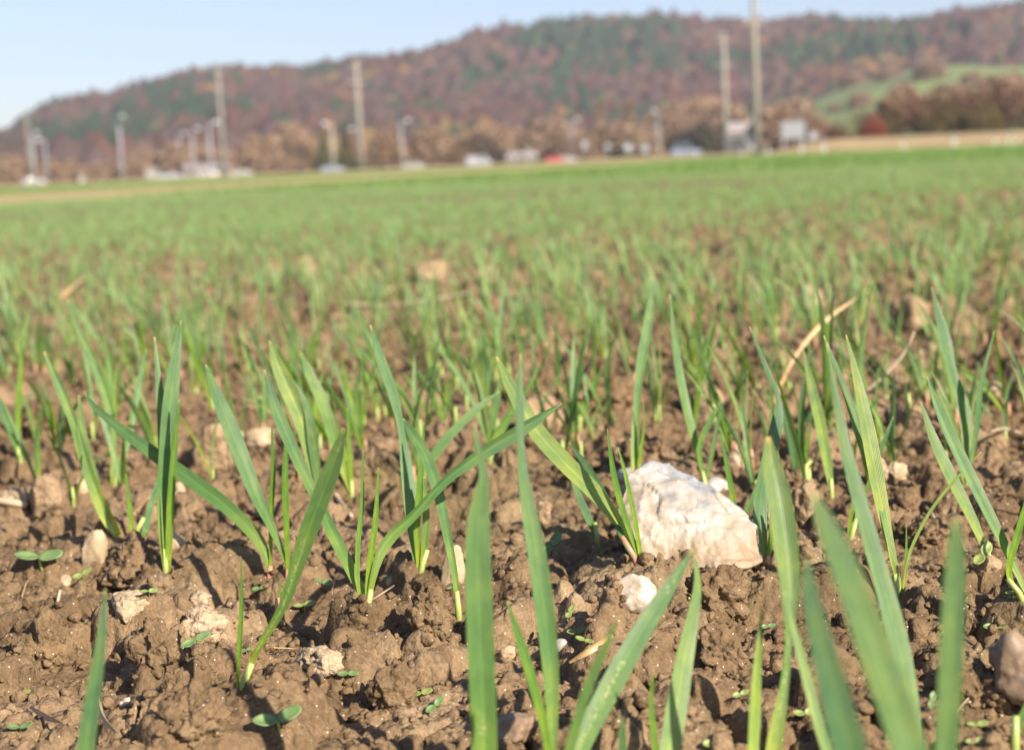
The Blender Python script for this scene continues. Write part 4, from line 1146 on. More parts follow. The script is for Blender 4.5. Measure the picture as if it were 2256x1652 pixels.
# ---- the far-off wood covering the hill: one mass
def wood():
    r = np.random.RandomState(9)
    def blob(sub, seed):
        bm = bmesh.new(); bmesh.ops.create_icosphere(bm, subdivisions=sub, radius=1.0)
        v = np.array([q.co[:] for q in bm.verts]); f = np.array([[k.index for k in q.verts] for q in bm.faces]); bm.free()
        rr = np.random.RandomState(seed)
        v = v*(1+0.22*rr.normal(0, 1, (len(v), 1)))
        return v, f
    def cone(seed):
        rr = np.random.RandomState(seed); n = 8; V = [(0, 0, 1.9)]
        for k, (z, q) in enumerate([(1.1, 0.45), (0.3, 0.72), (-0.7, 0.95), (-1.0, 0.5)]):
            for j in range(n):
                a = 2*np.pi*j/n+k*0.3; w = q*(1+rr.normal(0, 0.14)); V.append((math.cos(a)*w, math.sin(a)*w, z+rr.normal(0, 0.08)))
        F = [(0, 1+j, 1+(j+1) % n) for j in range(n)]
        for k in range(3):
            A = 1+k*n; B = A+n
            for j in range(n): F += [(A+j, B+j, B+(j+1) % n), (A+j, B+(j+1) % n, A+(j+1) % n)]
        return np.array(V), np.array(F)
    bl = [blob(2, s) for s in range(6)]; cn = [cone(s) for s in range(4)]
    keys = ['rust', 'brown', 'mauve', 'orange', 'yellow', 'conifer', 'tan']
    VV, FF, MI = [], [], []; b0 = 0
    nr, nc = HV.shape[:2]
    cnt = 0
    for _ in range(17000):
        fi = r.uniform(2, nr-9); fj = r.uniform(20, nc-25)
        i, j = int(fi), int(fj); u, v = fi-i, fj-j
        p = HV[i, j]*(1-u)*(1-v)+HV[i+1, j]*u*(1-v)+HV[i, j+1]*(1-u)*v+HV[i+1, j+1]*u*v
        if p[2] < 1.0 and i > 12: continue
        cx, cy = p[0]/135, (p[1]+p[2]*3)/165
        cz = mn.noise(Vector((cx, cy, 3)))+0.45*mn.noise(Vector((cx*3, cy*3, 9)))
        oz = mn.noise(Vector((cx*1.1+20, cy*1.1, 5)))
        q = r.rand()
        if cz > 0.19 and q < 0.82 or q < 0.06: k = 5
        elif oz > 0.42 and q < 0.7: k = 3 if q < 0.35 else 4
        else: k = r.choice([0, 0, 0, 1, 1, 2, 2, 2, 3], p=[.14, .14, .12, .14, .14, .10, .10, .09, .03])
        s = r.uniform(4.0, 9.5)
        if k == 5: V0, F0 = cn[r.randint(4)]; sc = np.array([s*0.9, s*0.9, s*0.85])
        else: V0, F0 = bl[r.randint(6)]; sc = np.array([s, s, s*r.uniform(0.9, 1.25)])
        a = r.uniform(0, 6.28); c, sn = math.cos(a), math.sin(a)
        V = V0*sc; V = np.stack([V[:, 0]*c-V[:, 1]*sn, V[:, 0]*sn+V[:, 1]*c, V[:, 2]], -1) + p + np.array([0, 0, s*0.55])
        VV.append(V); FF.append(F0+b0); MI.append(np.full(len(F0), k)); b0 += len(V)
    me = mesh_np("autumn_forest", np.concatenate(VV), np.concatenate(FF), matidx=np.concatenate(MI))
    tag(link("autumn_forest", me, [FOL[k] for k in keys], smooth=False), "rust, brown and dark green autumn wood covering the hill", "forest", kind="stuff")
wood()

# ---- single trees and bushes
def tree_proto(name, kind, h, w, trunk_h, mats, n=900, shape='round', leaf=0.5):
    r = random.Random(sum(ord(c)*(i+3) for i, c in enumerate(name))); rn = np.random.RandomState(r.randint(0, 9999))
    root = empty(name, (0, 0, 0))
    mb = MB(); mb.tube([(0, 0, -0.3), (w*0.01, 0, trunk_h), (w*0.03, 0, h*0.8)], [h*0.028, h*0.02, h*0.006], 8)
    for k in range(9):
        z = trunk_h + (h*0.75-trunk_h)*k/9; a = k*2.4; L_ = w*0.42*(1-0.4*k/9)
        mb.tube([(0, 0, z), (math.cos(a)*L_*0.5, math.sin(a)*L_*0.5, z+L_*0.4), (math.cos(a)*L_, math.sin(a)*L_, z+L_*0.9)], [h*0.010, h*0.006, h*0.002], 5)
    mb.build("trunk", M['bark'], root, True)
    clumps = [(rn.normal(0, 0.55, 3)) for _ in range(14)]
    V, F = [], []
    for i in range(n):
        if shape == 'round':
            c = clumps[i % 14]; p = c*0.55 + rn.normal(0, 0.40, 3)
            L2 = np.linalg.norm(p)
            if L2 > 1.0: p /= L2*rn.uniform(1.0, 1.15)
            p = np.array([p[0]*w/2, p[1]*w/2, trunk_h*0.6 + (h-trunk_h*0.6)*(0.5+0.5*p[2])])
        elif shape == 'column':
            t = rn.rand(); a = rn.uniform(0, 6.28); q = math.sin(math.pi*min(1, t*0.92+0.08))**0.5*rn.uniform(0.4, 1)
            p = np.array([math.cos(a)*q*w/2, math.sin(a)*q*w/2, trunk_h+(h-trunk_h)*t])
        elif shape == 'cone':
            t = rn.rand()**1.5; a = rn.uniform(0, 6.28); q = (1-t)*rn.uniform(0.5, 1.05)
            p = np.array([math.cos(a)*q*w/2, math.sin(a)*q*w/2, trunk_h*0.3+(h-trunk_h*0.3)*t])
        else:  # bush, reaches the ground
            c = clumps[i % 14]; p = np.abs(c)*np.array([1, 1, 1.0])*np.sign(c)*0.55 + rn.normal(0, 0.42, 3)
            p[2] = abs(p[2]); L2 = np.linalg.norm(p)
            if L2 > 1.0: p /= L2*rn.uniform(1.0, 1.15)
            p = np.array([p[0]*w/2, p[1]*w/2, h*p[2]])
        s = leaf*rn.uniform(0.6, 1.3); u = rn.normal(0, 1, 3); u /= np.linalg.norm(u); v2 = np.cross(u, rn.normal(0, 1, 3)); v2 /= np.linalg.norm(v2)
        b = len(V); V += [p-u*s*0.5, p+v2*s*0.35, p+u*s*0.5, p-v2*s*0.35]; F.append((b, b+1, b+2, b+3))
    me = mesh_np("crown", np.array(V), np.array(F), matidx=rn.randint(0, len(mats), len(F)))
    link("crown", me, [FOL[k] for k in mats], root, False)
    return root
used = {}
def place_tree(proto, p, s, label, cat, group, sx=1.0):
    key = proto.name
    if key not in used: used[key] = True; o = proto
    else: o = copy_tree(proto)
    o.location = p; o.rotation_euler = (0, 0, random.uniform(0, 6.28)); o.scale = (s*sx, s*sx, s)
    tag(o, label, cat, group)
    return o
def px_m(dist): return dist/FPX
PT = {'bare': tree_proto("bare_tree", 'a', 9, 8, 2.0, ['belt', 'belttan', 'belttan'], 2200, 'round', 0.75),
      'bush': tree_proto("bush", 'b', 4, 6, 0.5, ['belt', 'belttan'], 1500, 'bush', 0.55),
      'rustbush': tree_proto("rust_bush", 'c', 4, 6, 0.5, ['belt', 'belt', 'orange', 'belttan'], 1500, 'bush', 0.55),
      'orange': tree_proto("orange_tree", 'd', 6, 7, 0.8, ['orange', 'tan'], 1200, 'bush', 0.45),
      'poplar': tree_proto("poplar_tree", 'e', 12, 2.6, 1.0, ['belttan', 'belttan', 'yellow'], 1000, 'column', 0.45),
      'conifer': tree_proto("conifer_tree", 'f', 10, 5, 1.0, ['conifer', 'olive'], 1500, 'cone', 0.5),
      'dark': tree_proto("hedge_bush", 'g', 6, 6, 0.5, ['dark', 'dark', 'brown', 'rust'], 1600, 'bush', 0.35),
      'red': tree_proto("red_bush", 'h', 4, 4, 0.5, ['red', 'rust'], 1200, 'bush', 0.32),
      'olive': tree_proto("olive_bush", 'i', 4, 4, 0.5, ['olive', 'yellow', 'brown'], 1200, 'bush', 0.32)}
TG = "bare trees and bushes along the road"
def T_(kind, px, top, wpx, dist, label, cat="tree", grp=TG):
    p = bg(px, dist); base = {'bare': (9, 8), 'bush': (4, 6), 'rustbush': (4, 6), 'orange': (6, 7), 'poplar': (12, 2.6), 'conifer': (10, 5), 'dark': (6, 6), 'red': (4, 4), 'olive': (4, 4)}[kind]
    h = (hor(px)-top)*px_m(dist); w = wpx*px_m(dist)
    s = h/base[0]; sx = (w/base[1])/s
    place_tree(PT[kind], p, s, label, cat, grp, sx)
T_('conifer', 715, 290, 60, 330, "dark green pointed evergreen left of the street lamp, left half")
T_('conifer', 762, 285, 62, 335, "dark evergreen between the lamp and the second concrete pole")
T_('conifer', 1038, 285, 46, 380, "small dark green evergreen left of the centre")
T_('orange', 1290, 288, 100, 340, "bright orange-tan tree right of the red car")
T_('poplar', 1324, 225, 26, 420, "left one of two tall slim tan poplars")
T_('poplar', 1392, 226, 32, 425, "right one of two tall slim tan poplars")
T_('bare', 640, 270, 100, 400, "bare tan tree left of the pointed evergreens")
T_('rustbush', 855, 290, 110, 330, "brown bush right of the second concrete pole")
T_('rustbush', 950, 285, 120, 340, "rusty brown bush behind the white car at centre left")
T_('rustbush', 1010, 320, 90, 320, "low rusty bush left of the silver van")
T_('bare', 1105, 275, 110, 420, "olive brown bare tree behind the silver van")
T_('bare', 1180, 280, 120, 430, "brown bare tree left of the orange-tan tree")
T_('bare', 1250, 270, 80, 440, "bare tree behind the orange-tan tree")
T_('bare', 1450, 255, 110, 450, "reddish bare tree behind the street lamp at centre right")
T_('bare', 1550, 215, 110, 470, "tall ochre bare tree left of the third concrete pole")
T_('bush', 1400, 300, 130, 360, "low brown bush under the two poplars")
T_('bush', 1540, 285, 100, 380, "brown bush behind the pale blue car")
T_('conifer', 1560, 285, 34, 360, "small dark evergreen behind the pale blue car")
T_('rustbush', 1710, 240, 130, 300, "orange-brown bush behind the big blank sign")
T_('rustbush', 1790, 255, 120, 290, "orange-brown bush right of the big blank sign")
T_('bare', 1650, 260, 90, 400, "bare tree behind the white glinting car")
for i, (px, top, w, lb) in enumerate([(20, 345, 120, "brown bush at the far left edge of the road"), (110, 350, 110, "brown bush behind the twin left lamps"), (190, 370, 90, "low bush by the white boundary posts, left"),
                          (300, 355, 110, "brown bush right of the tall left lamp"), (400, 340, 120, "brown bush behind the small white box van"), (480, 330, 120, "bush behind the tall lamp, left"), (560, 320, 120, "brown bush behind the white car, left"), (630, 340, 100, "dark brown bush left of the evergreens")]):
    T_('bush', px, top, w, 340, lb, "bush")
belt = [(60,345,'bare',"low bare crown"),(150,335,'bare',"wide brown crown"),(235,345,'bush',"tan crown"),(320,338,'bare',"brown crown"),(405,320,'bare',"tan crown"),(500,325,'bare',"brownish crown"),(575,318,'bare',"pale tan crown"),
        (670,300,'bare',"tan crown"),(860,285,'bare',"tan brown crown"),(905,292,'bush',"olive brown crown"),(985,288,'bare',"rosy brown crown"),(1075,262,'bare',"tall pale crown"),(1145,268,'bare',"tall olive crown"),(1215,285,'bare',"pale crown"),
        (1265,300,'bush',"tan crown"),(1355,275,'bare',"brown crown"),(1425,270,'bare',"brown crown"),(1480,250,'bare',"rosy crown"),(1525,240,'bare',"tall crown"),(1590,250,'bare',"dull crown"),(1625,270,'bush',"low crown"),(1745,245,'bare',"brown crown"),(1830,262,'bush',"low crown")]
wh = {60:"above the left lamp pair",150:"above the white boundary posts",235:"left of the tall left lamp",320:"above the small white van",405:"below the paired lamp heads",500:"at the thin concrete pole",575:"above the white car, left",670:"left of the pointed evergreens",860:"right of the second concrete pole",905:"behind the lamp in the rusty bushes",985:"left of the small evergreen",1075:"above the silver van",1145:"above the low greyish building",1215:"above the red car",1265:"at the faint lamp",1355:"between the two poplars",1425:"right of the poplars",1480:"before the orange building",1525:"right of the orange building",1590:"behind the third concrete pole",1625:"between the two right poles",1745:"above the blank sign board",1830:"left end of the hedge"}
for px, top, k, w_ in belt:
    T_(k, px, top + (px*13) % 53 - 22, 75 + (px*29) % 75, 345 + (px*7) % 60, "%s of the roadside belt, %s" % (w_, wh[px]))
# hedge at right on its bank, nearer
HG = "bushes of the long hedge at right"
for (k, px, top, bot, w, dist, lb) in [
    ('dark',1850,262,300,60,190,"first low dark bush of the hedge, left end"), ('dark',1900,238,298,90,185,"dark bush left of the red bush"),
    ('red',1925,246,298,62,178,"bright red bush in the hedge"), ('olive',1965,232,296,50,180,"olive yellow bush right of the red bush"),
    ('dark',2020,208,292,120,180,"large dark brown bush, middle of the hedge"), ('olive',2080,205,290,90,178,"olive brown bush in the middle of the hedge"),
    ('dark',2130,196,288,110,180,"dark brown bush left of the orange-topped bush"), ('olive',2170,215,285,80,176,"ochre bush before the dark bush, right part"),
    ('dark',2210,180,284,120,178,"tall dark bush near the right edge"), ('dark',2285,168,280,130,178,"tallest dark bush cut by the right edge"),
    ('bare',1990,195,292,110,215,"pale bare crown rising behind the hedge"), ('bare',2090,188,292,130,220,"wide pale bare crown behind the middle of the hedge"), ('bare',2200,170,290,120,220,"bare crown behind the hedge, right"),
    ('dark',2370,160,278,140,178,"hedge bush beyond the right edge")]:
    zb = (hor(px)-bot)/FPX*dist
    p = bg(px, dist); base = {'dark': (6, 6), 'red': (4, 4), 'olive': (4, 4), 'bare': (9, 8)}[k]
    h = (bot-top)*px_m(dist); s = h/base[0]; sx = (w*px_m(dist)/base[1])/s
    place_tree(PT[k], Vector((p.x, p.y, zb-0.2)), s, lb, "bush", HG, sx)
# scattered shrubs on the meadow slope
for n_, (px, py, w, lb) in enumerate([(1700,262,90,"grey-brown shrub clump low on the meadow, left"),(1760,250,90,"grey-brown shrub clump beside the lower meadow tongue"),(1840,245,40,"dark green shrub on the meadow slope"),(1900,235,70,"brown shrub on the meadow above the hedge"),
                           (1880,190,70,"small brown shrub line across the upper meadow"),(1960,175,70,"shrub on the upper meadow, middle"),(2050,172,90,"round brown shrub on the crest of the meadow"),(2140,190,70,"shrub right on the upper meadow"),(2230,195,80,"pinkish shrub on the meadow by the right edge"),(1990,215,80,"brown shrub just above the hedge")]):
    # find the slope point under this photo point
    best = None; jj = int(np.argmin(np.abs(mx-px)))
    for i in range(len(mr)-12):
        q = proj(MV[i, jj]); e = abs(q[1]-py)
        if best is None or e < best[0]: best = (e, MV[i, jj])
    p = best[1]; d = math.hypot(p[0], p[1]); w_m = w*d/FPX
    s = w_m/6*0.68
    place_tree(PT['bush'], Vector(p)-Vector((0, 0, 0.3)), s, lb, "bush", "shrubs on the green meadow slope", 1.3)

# ---- banks, road
def strip(name, pts, mat, label, cat, kind="structure"):
    """pts: list of cross-sections, each a list of world points"""
    V = [p for c in pts for p in c]; m = len(pts[0]); F = []
    for i in range(len(pts)-1):
        for k in range(m-1): F.append((i*m+k, (i+1)*m+k, (i+1)*m+k+1, i*m+k+1))
    me = bpy.data.meshes.new(name); me.from_pydata([tuple(v) for v in V], [], F); me.update()
    return tag(link(name, me, mat), label, cat, kind=kind)
cs = []
for px in range(1300, 3000, 40):
    k = min(1, max(0, (px-1700)/130)); hb_ = (hor(px)-(hor(px)-24*k-5))/FPX*160
    n0, n1, n2, n3 = bg(px, 150), bg(px, 155), bg(px, 168), bg(px, 215)
    cs.append([Vector((n0.x, n0.y, 0.0-0.03)), Vector((n1.x, n1.y, 0.2+0.3*k)), Vector((n2.x, n2.y, 0.35+0.95*k)), Vector((n3.x, n3.y, -0.05+1.45*k))])
strip("grass_bank", cs, M['grass_tan'], "dry tan grass bank between the crop and the hedge", "grass bank")
cs = []
for px in range(-700, 1500, 50):
    n0, n1, n2 = bg(px, 225), bg(px, 232), bg(px, 246)
    cs.append([Vector((n0.x, n0.y, -0.03)), Vector((n1.x, n1.y, 0.25)), Vector((n2.x, n2.y, 0.35))])
strip("road_verge", cs, M['grass_tan'], "dry tan verge along the road", "verge")
cs = []
for px in range(-700, 1760, 50):
    n0, n1 = bg(px, 249), bg(px, 259)
    cs.append([Vector((n0.x, n0.y, 0.36)), Vector((n1.x, n1.y, 0.38))])
strip("road", cs, M['asphalt'], "grey asphalt road beyond the crop", "road")

# ---- concrete poles
def pole_proto(h, r, arms):
    root = empty("power_pole")
    mb = MB(); mb.tube([(0, 0, -1.0), (0, 0, h*0.5), (0, 0, h)], [r, r*0.8, r*0.55], 12); mb.build("shaft", M['concrete'], root, True)
    for z, w in arms:
        mb = MB(); mb.box(-w/2, w/2, -0.10, 0.10, z-0.10, z+0.10); a = mb.build("crossarm", M['concrete'], root)
        for sx in (-0.46, -0.2, 0.2, 0.46):
            mb = MB(); mb.tube([(sx*w, 0, z+0.10), (sx*w, 0, z+0.2), (sx*w, 0, z+0.28), (sx*w, 0, z+0.42)], [0.05, 0.12, 0.07, 0.09], 8); mb.build("insulator", M['insul'], a, True)
    return root
for (px, top, dist, wpx, arms, lb) in [
    (1668, -60, 150, 17, [(0.70, 1.9)], "nearest and tallest concrete power pole, cut by the top of the frame"),
    (1600, 78, 250, 14, [(0.93, 2.6), (0.73, 2.8), (0.57, 2.0)], "concrete power pole left of the nearest one"),
    (797, 138, 270, 13, [(0.94, 1.6), (0.80, 3.2), (0.68, 1.6)], "concrete power pole at the left of centre"),
    (495, 152, 330, 9, [(0.92, 1.6), (0.78, 2.6)], "thinner concrete power pole in the left third"),
    (70, 250, 600, 5, [(0.93, 2.4), (0.85, 2.4)], "faint distant power pole at the far left")]:
    p = bg(px, dist); h = (hor(px)-top)*px_m(dist); r_ = wpx*px_m(dist)/2
    o = pole_proto(h, r_, [(a*h, w) for a, w in arms]); o.location = p; o.rotation_euler = (0, 0, -math.atan2(p.x, p.y)+0.3)
    tag(o, lb, "power pole", "concrete power poles crossing the view")

# ---- street lamps
def lamp_proto():
    root = empty("street_lamp")
    mb = MB(); mb.tube([(0, 0, -0.5), (0, 0, 4), (0, 0, 9.0)], [0.17, 0.14, 0.11], 10); mb.build("pole", M['galv_pale'], root, True)
    mb = MB(); mb.tube([(0, 0, 8.9), (-0.3, 0, 9.25), (-0.9, 0, 9.4)], [0.08, 0.07, 0.06], 8); mb.build("arm", M['galv'], root, True)
    mb = MB(); mb.tube([(-0.7, 0, 9.40), (-0.85, 0, 9.42), (-1.3, 0, 9.44), (-1.75, 0, 9.42), (-1.85, 0, 9.40)], [0.10, 0.22, 0.27, 0.20, 0.08], 10)
    mb.build("lamp_head", M['lamp_white'], root, True)
    mb = MB(); mb.box(-0.2, 0.2, -0.2, 0.2, -0.3, 0.25); mb.build("foot", M['concrete'], root)
    return root
lp = lamp_proto()
for i, (px, top, dist, rz, lb) in enumerate([
    (78, 300, 300, 2.6, "left lamp of the pair at the far left"), (106, 313, 300, 0.4, "right lamp of the pair at the far left"),
    (271, 264, 290, 2.2, "tall lamp with a bright oval head in the left sky-line wood"), (400, 298, 340, 2.8, "small distant lamp left of the paired lamp heads"),
    (430, 288, 335, 2.8, "distant lamp just left of the pale steel lamp"), (467, 274, 285, 3.0, "pale steel lamp left of the thin concrete pole"),
    (736, 274, 280, 0.3, "pale steel lamp in front of the pointed evergreens"), (792, 286, 340, 0.2, "distant lamp half hidden by the concrete pole"),
    (888, 268, 300, 2.9, "lamp among the rusty bushes, left of centre"), (1262, 266, 360, 3.0, "faint lamp left above the orange-tan tree"),
    (1362, 289, 420, 3.0, "faint distant lamp between the two poplars"), (1452, 246, 290, 0.9, "pale lamp standing alone right of the poplars"),
    (1690, 256, 330, 0.2, "lamp head just right of the nearest power pole")]):
    o = lp if i == 0 else copy_tree(lp)
    p = bg(px, dist); s = (hor(px)-top)*px_m(dist)/9.4
    o.location = p; o.scale = (s, s, s); o.rotation_euler = (0, 0, rz)
    tag(o, lb, "street lamp", "street lamps along the road")

# ---- vehicles
def car_proto(name, L_, W_, H_, paint, van=False):
    root = empty(name)
    if van:
        prof = [(-L_/2, 0.35), (L_/2, 0.35), (L_/2, 0.95), (L_/2-0.5, 1.15), (L_/2-1.15, H_-0.1), (L_/2-1.5, H_), (-L_/2+0.1, H_), (-L_/2, H_-0.15)]
    else:
        prof = [(-L_/2, 0.35), (L_/2, 0.35), (L_/2, 0.70), (L_/2-0.25, 0.86), (L_/2-1.15, 0.96), (L_/2-1.85, H_-0.03), (L_/2-2.3, H_), (-L_/2+0.9, H_-0.04), (-L_/2+0.25, 0.98), (-L_/2, 0.9)]
    mb = MB(); mb.extrude(prof, -W_/2, W_/2); mb.build("body", paint, root, False, 0.05)
    if van: win = [(L_/2-1.05, 1.2), (L_/2-1.45, H_-0.18), (L_/2-2.3, H_-0.18), (L_/2-2.3, 1.2)]
    else: win = [(L_/2-1.25, 1.0), (L_/2-1.88, H_-0.1), (-L_/2+0.95, H_-0.11), (-L_/2+0.45, 1.0)]
    for s in (-1, 1):
        mb = MB(); y_ = s*(W_/2+0.004); mb.extrude(win, min(y_, y_+s*0.012), max(y_, y_+s*0.012)); mb.build("side_window", M['glass'], root)
    if van:
        a, b = Vector((L_/2-0.52, 0, 1.17)), Vector((L_/2-1.13, 0, H_-0.14))
    else:
        a, b = Vector((L_/2-1.2, 0, 1.0)), Vector((L_/2-1.83, 0, H_-0.06))
    n = (b-a).cross(Vector((0, 1, 0))).normalized(); n = n if n.x > 0 else -n
    mb = MB(); h_ = W_/2-0.12
    q = [a+Vector((0, -h_, 0))+n*0.01, a+Vector((0, h_, 0))+n*0.01, b+Vector((0, h_*0.9, 0))+n*0.01, b+Vector((0, -h_*0.9, 0))+n*0.01]
    mb.add([p+n*0.012 for p in q]+q, [(0, 1, 2, 3), (7, 6, 5, 4), (0, 4, 5, 1), (1, 5, 6, 2), (2, 6, 7, 3), (3, 7, 4, 0)]); mb.build("windscreen", M['glass'], root)
    for sx in (-L_/2+0.85, L_/2-0.85):
        for s in (-1, 1):
            y_ = s*(W_/2-0.12)
            mb = MB(); mb.tube([(sx, y_-0.11, 0.33), (sx, y_+0.13*1, 0.33)], [0.33, 0.33], 16); w = mb.build("wheel", M['tyre'], root)
            mb = MB(); mb.tube([(sx, y_+s*0.132, 0.33), (sx, y_+s*0.14, 0.33)], [0.19, 0.19], 12); mb.build("hubcap", M['galv'], w)
    for s in (-1, 1):
        mb = MB(); mb.box(L_/2-0.04, L_/2+0.015, s*(W_/2-0.35)-0.16, s*(W_/2-0.35)+0.16, 0.62, 0.78); mb.build("headlight", M['lamp_white'], root)
    return root
for (px, dist, paint, L_, H_, van, rz, name, lb) in [
    (340, 262, 'car_white', 4.6, 2.1, True, 1.3, "box_van", "small bright white van seen end-on at left"),
    (378, 266, 'car_silver', 4.2, 1.4, False, 0.1, "parked_car", "pale car right of the small white van"),
    (455, 262, 'car_white', 4.2, 1.45, False, 0.2, "parked_car", "white car at the foot of the pale steel lamp"),
    (531, 256, 'car_white', 4.3, 1.45, False, 0.1, "parked_car", "white car right of the thin concrete pole"),
    (733, 254, 'car_blue', 4.3, 1.35, False, 0.1, "parked_car", "pale blue car at the foot of the lamp by the evergreens"),
    (75, 270, 'car_silver', 4.2, 1.3, False, 0.2, "parked_car", "pale greenish car at the foot of the left lamp pair"),
    (912, 256, 'car_white', 4.2, 1.45, False, 0.1, "parked_car", "white car left of centre under the rusty bushes"),
    (1055, 262, 'car_silver', 4.9, 1.95, True, 0.1, "panel_van", "silver van at centre left"),
    (1222, 285, 'car_red', 4.1, 1.4, False, 0.2, "parked_car", "small red car left of the orange-tan tree"),
    (1250, 290, 'car_silver', 4.1, 1.3, False, 0.2, "parked_car", "pale car right beside the red car"),
    (1512, 240, 'car_blue', 4.4, 2.0, False, 0.15, "estate_car", "pale blue car right of the lone lamp"),
    (1640, 205, 'car_white', 4.4, 2.1, True, -0.9, "white_van", "white van with a sun glint between the two right poles")]:
    o = car_proto(name, L_, 1.75, H_, M[paint], van); dist = dist*(1.16 if px < 1400 else 1.0); p = bg(px, dist); z = 0.0 if px < 1400 else 0.2
    o.location = (p.x, p.y, z); o.rotation_euler = (0, 0, rz - math.atan2(p.x, p.y)); tag(o, lb, "van" if van else "car", "vehicles on the road")

# ---- signs
def board(px, dist, y0, y1, w, mat, name, label):
    p = bg(px, dist); root = empty(name, p, -math.atan2(p.x, p.y)); s = px_m(dist); zt, zb = (hor(px)-y0)*s, (hor(px)-y1)*s
    hw = w*s/2
    mb = MB(); mb.box(-hw, hw, -0.04, 0.04, zb, zt); mb.build("panel", M[mat], root, False, 0.02)
    for sx in (-0.8, 0.8):
        mb = MB(); mb.tube([(sx*hw, 0.12, -0.5), (sx*hw, 0.12, zt-0.1)], [0.09, 0.09], 8); mb.build("post", M['galv'], root, True)
    tag(root, label, "sign"); return root
board(1748, 165, 267, 304, 50, 'sign_back', "road_sign_board", "big blank pale grey sign board on two posts at right")
def round_sign(px, dist, cy, r_px, label, oval=1.0):
    p = bg(px, dist); root = empty("round_sign", p, -math.atan2(p.x, p.y)); s = px_m(dist); z = (hor(px)-cy)*s; r_ = r_px*s
    mb = MB(); mb.tube([(0, -0.05, z), (0, -0.02, z)], [r_, r_], 24); o = mb.build("disc", M['white_paint'], root); o.scale = (1, 1, 1)
    mb = MB(); mb.tube([(0, 0.05, -0.4), (0, 0.05, z)], [0.05, 0.05], 8); mb.build("post", M['galv'], root, True)
    tag(root, label, "sign", "small round road signs")
round_sign(1792, 180, 298, 9, "small round sign just right of the big blank board")
round_sign(1385, 285, 324, 9, "left white round sign under the poplars")
round_sign(1422, 290, 327, 8, "right white round sign under the poplars")
round_sign(1340, 310, 322, 6, "faint pale round sign right of the orange-tan tree")
round_sign(1290, 300, 318, 7, "pale pinkish round sign before the orange-tan tree")
# ---- marker posts at the field edge
def marker():
    root = empty("marker_post")
    mb = MB(); mb.extrude([(-0.07, -0.3), (0.07, -0.3), (0.07, 0.92), (-0.07, 1.0)], -0.05, 0.05); mb.build("post", M['post_white'], root)
    mb = MB(); mb.box(-0.074, 0.074, -0.054, 0.054, 0.66, 0.84); mb.build("band", M['post_black'], root)
    return root
mk = marker()
for i, (px, dist, lb, s) in enumerate([
    (1637-2, 150, "white marker post between the two right power poles", 0.9), (1692, 148, "white marker post left of the big sign board", 1.0), (1766, 148, "white marker post under the sign board's right post", 1.1),
    (1815, 148, "white marker post right of the sign board", 1.25), (1990, 146, "white marker post below the red bush end of the hedge", 1.0),
    (2103, 144, "white marker post in the middle of the tan bank", 1.3), (2193, 144, "white marker post right of the middle of the bank", 1.0), (2222, 144, "white marker post near the right edge", 1.0),
    (2240, 144, "rightmost white marker post", 0.9), (178, 235, "white boundary post pair's left post at far left", 1.3), (184, 235, "white boundary post pair's right post at far left", 1.3),
    (740-330, 238, "short white post right of the small white van", 1.0), (1635, 149, "low white marker post by the white van", 0.7)]):
    o = mk if i == 0 else copy_tree(mk)
    p = bg(px, dist); o.location = (p.x, p.y, 0.0); o.scale = (s*1.15, s, s); o.rotation_euler = (0, 0, -math.atan2(p.x, p.y)+0.1)
    tag(o, lb, "marker post", "white posts along the field edge")
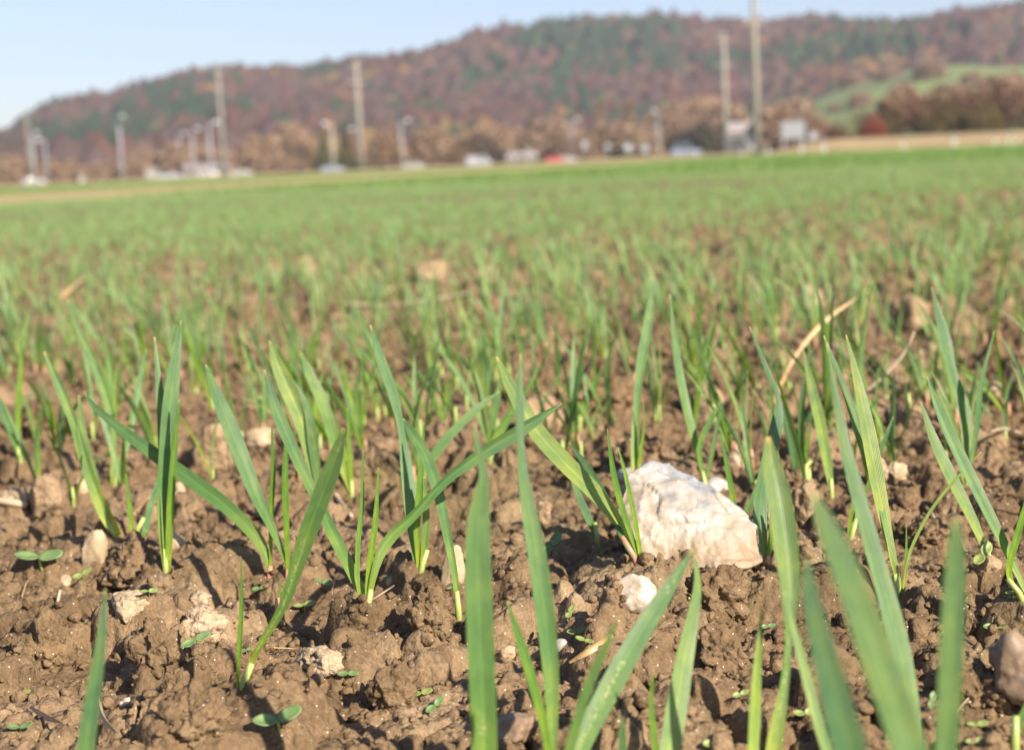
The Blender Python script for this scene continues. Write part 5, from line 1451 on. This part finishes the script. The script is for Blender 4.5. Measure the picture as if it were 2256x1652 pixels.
# ---- buildings
def house(px, dist, wpx, eave, ridge, wall, roof, label, rz=0.0, win=4):
    p = bg(px, dist); s = px_m(dist); w = wpx*s; d = w*0.7; ze = (hor(px)-eave)*s; zr = (hor(px)-ridge)*s
    root = empty("house", p, rz-math.atan2(p.x, p.y))
    mb = MB(); mb.box(-w/2, w/2, 0, d, -0.5, ze); mb.build("wall", M[wall], root)
    mb = MB(); o_ = 0.4
    mb.add([(-w/2-o_, -o_, ze+0.01), (w/2+o_, -o_, ze+0.01), (w/2+o_, d+o_, ze+0.01), (-w/2-o_, d+o_, ze+0.01), (-w/2-o_, d/2, zr), (w/2+o_, d/2, zr)],
           [(0, 1, 5, 4), (2, 3, 4, 5), (1, 2, 5), (3, 0, 4), (3, 2, 1, 0)]); r_ = mb.build("roof", M[roof], root)
    mb = MB(); mb.box(w*0.2, w*0.2+0.6, d*0.4, d*0.4+0.6, ze, zr+0.9); mb.build("chimney", M['roof_g'], r_)
    for k in range(win):
        x0 = -w/2 + w*(k+0.5)/win
        mb = MB(); mb.box(x0-0.5, x0+0.5, -0.03, 0.02, ze*0.45, ze*0.45+1.2); mb.build("window", M['glass'], root)
    mb = MB(); mb.box(-0.5, 0.5, -0.035, 0.02, 0, 2.0); mb.build("door", M['bark'], root)
    tag(root, label, "house", "houses beyond the road"); return root
house(455, 330, 90, 372, 361, 'plaster_d', 'roof_g', "low pale building behind the pale steel lamp")
house(1640, 300, 60, 292, 270, 'plaster_d', 'roof_g', "pale-roofed house behind the white van")
house(1800, 330, 60, 296, 268, 'plaster', 'roof_t', "house with a pinkish roof behind the bushes right of the sign", 0.3)
house(1495, 400, 18, 262, 236, 'plaster_o', 'roof_t', "narrow orange building left of the third power pole", 0.0, 1)
house(1150, 340, 60, 350, 335, 'plaster', 'roof_g', "low greyish building right of the silver van")

# ---- haze
bx = MB(); bx.box(-1500, 1900, -200, 2200, -3, 175)
hz = bx.build("haze", None) if False else None
me = bpy.data.meshes.new("haze"); me.from_pydata(bx.v, [], bx.f); me.update()
hm = bpy.data.materials.new("haze"); hm.use_nodes = True; hn = hm.node_tree
for n in list(hn.nodes):
    if n.type == 'BSDF_PRINCIPLED': hn.nodes.remove(n)
pv = hn.nodes.new("ShaderNodeVolumePrincipled"); pv.inputs["Density"].default_value = 0.00025
pv.inputs["Color"].default_value = (0.85, 0.87, 0.96, 1)
pv.inputs["Anisotropy"].default_value = 0.2
hn.links.new(pv.outputs[0], hn.nodes["Material Output"].inputs["Volume"])
me.materials.append(hm)
ho = bpy.data.objects.new("haze", me); COL.objects.link(ho)
tag(ho, "thin blue haze in the air over the field", "haze", kind="stuff")
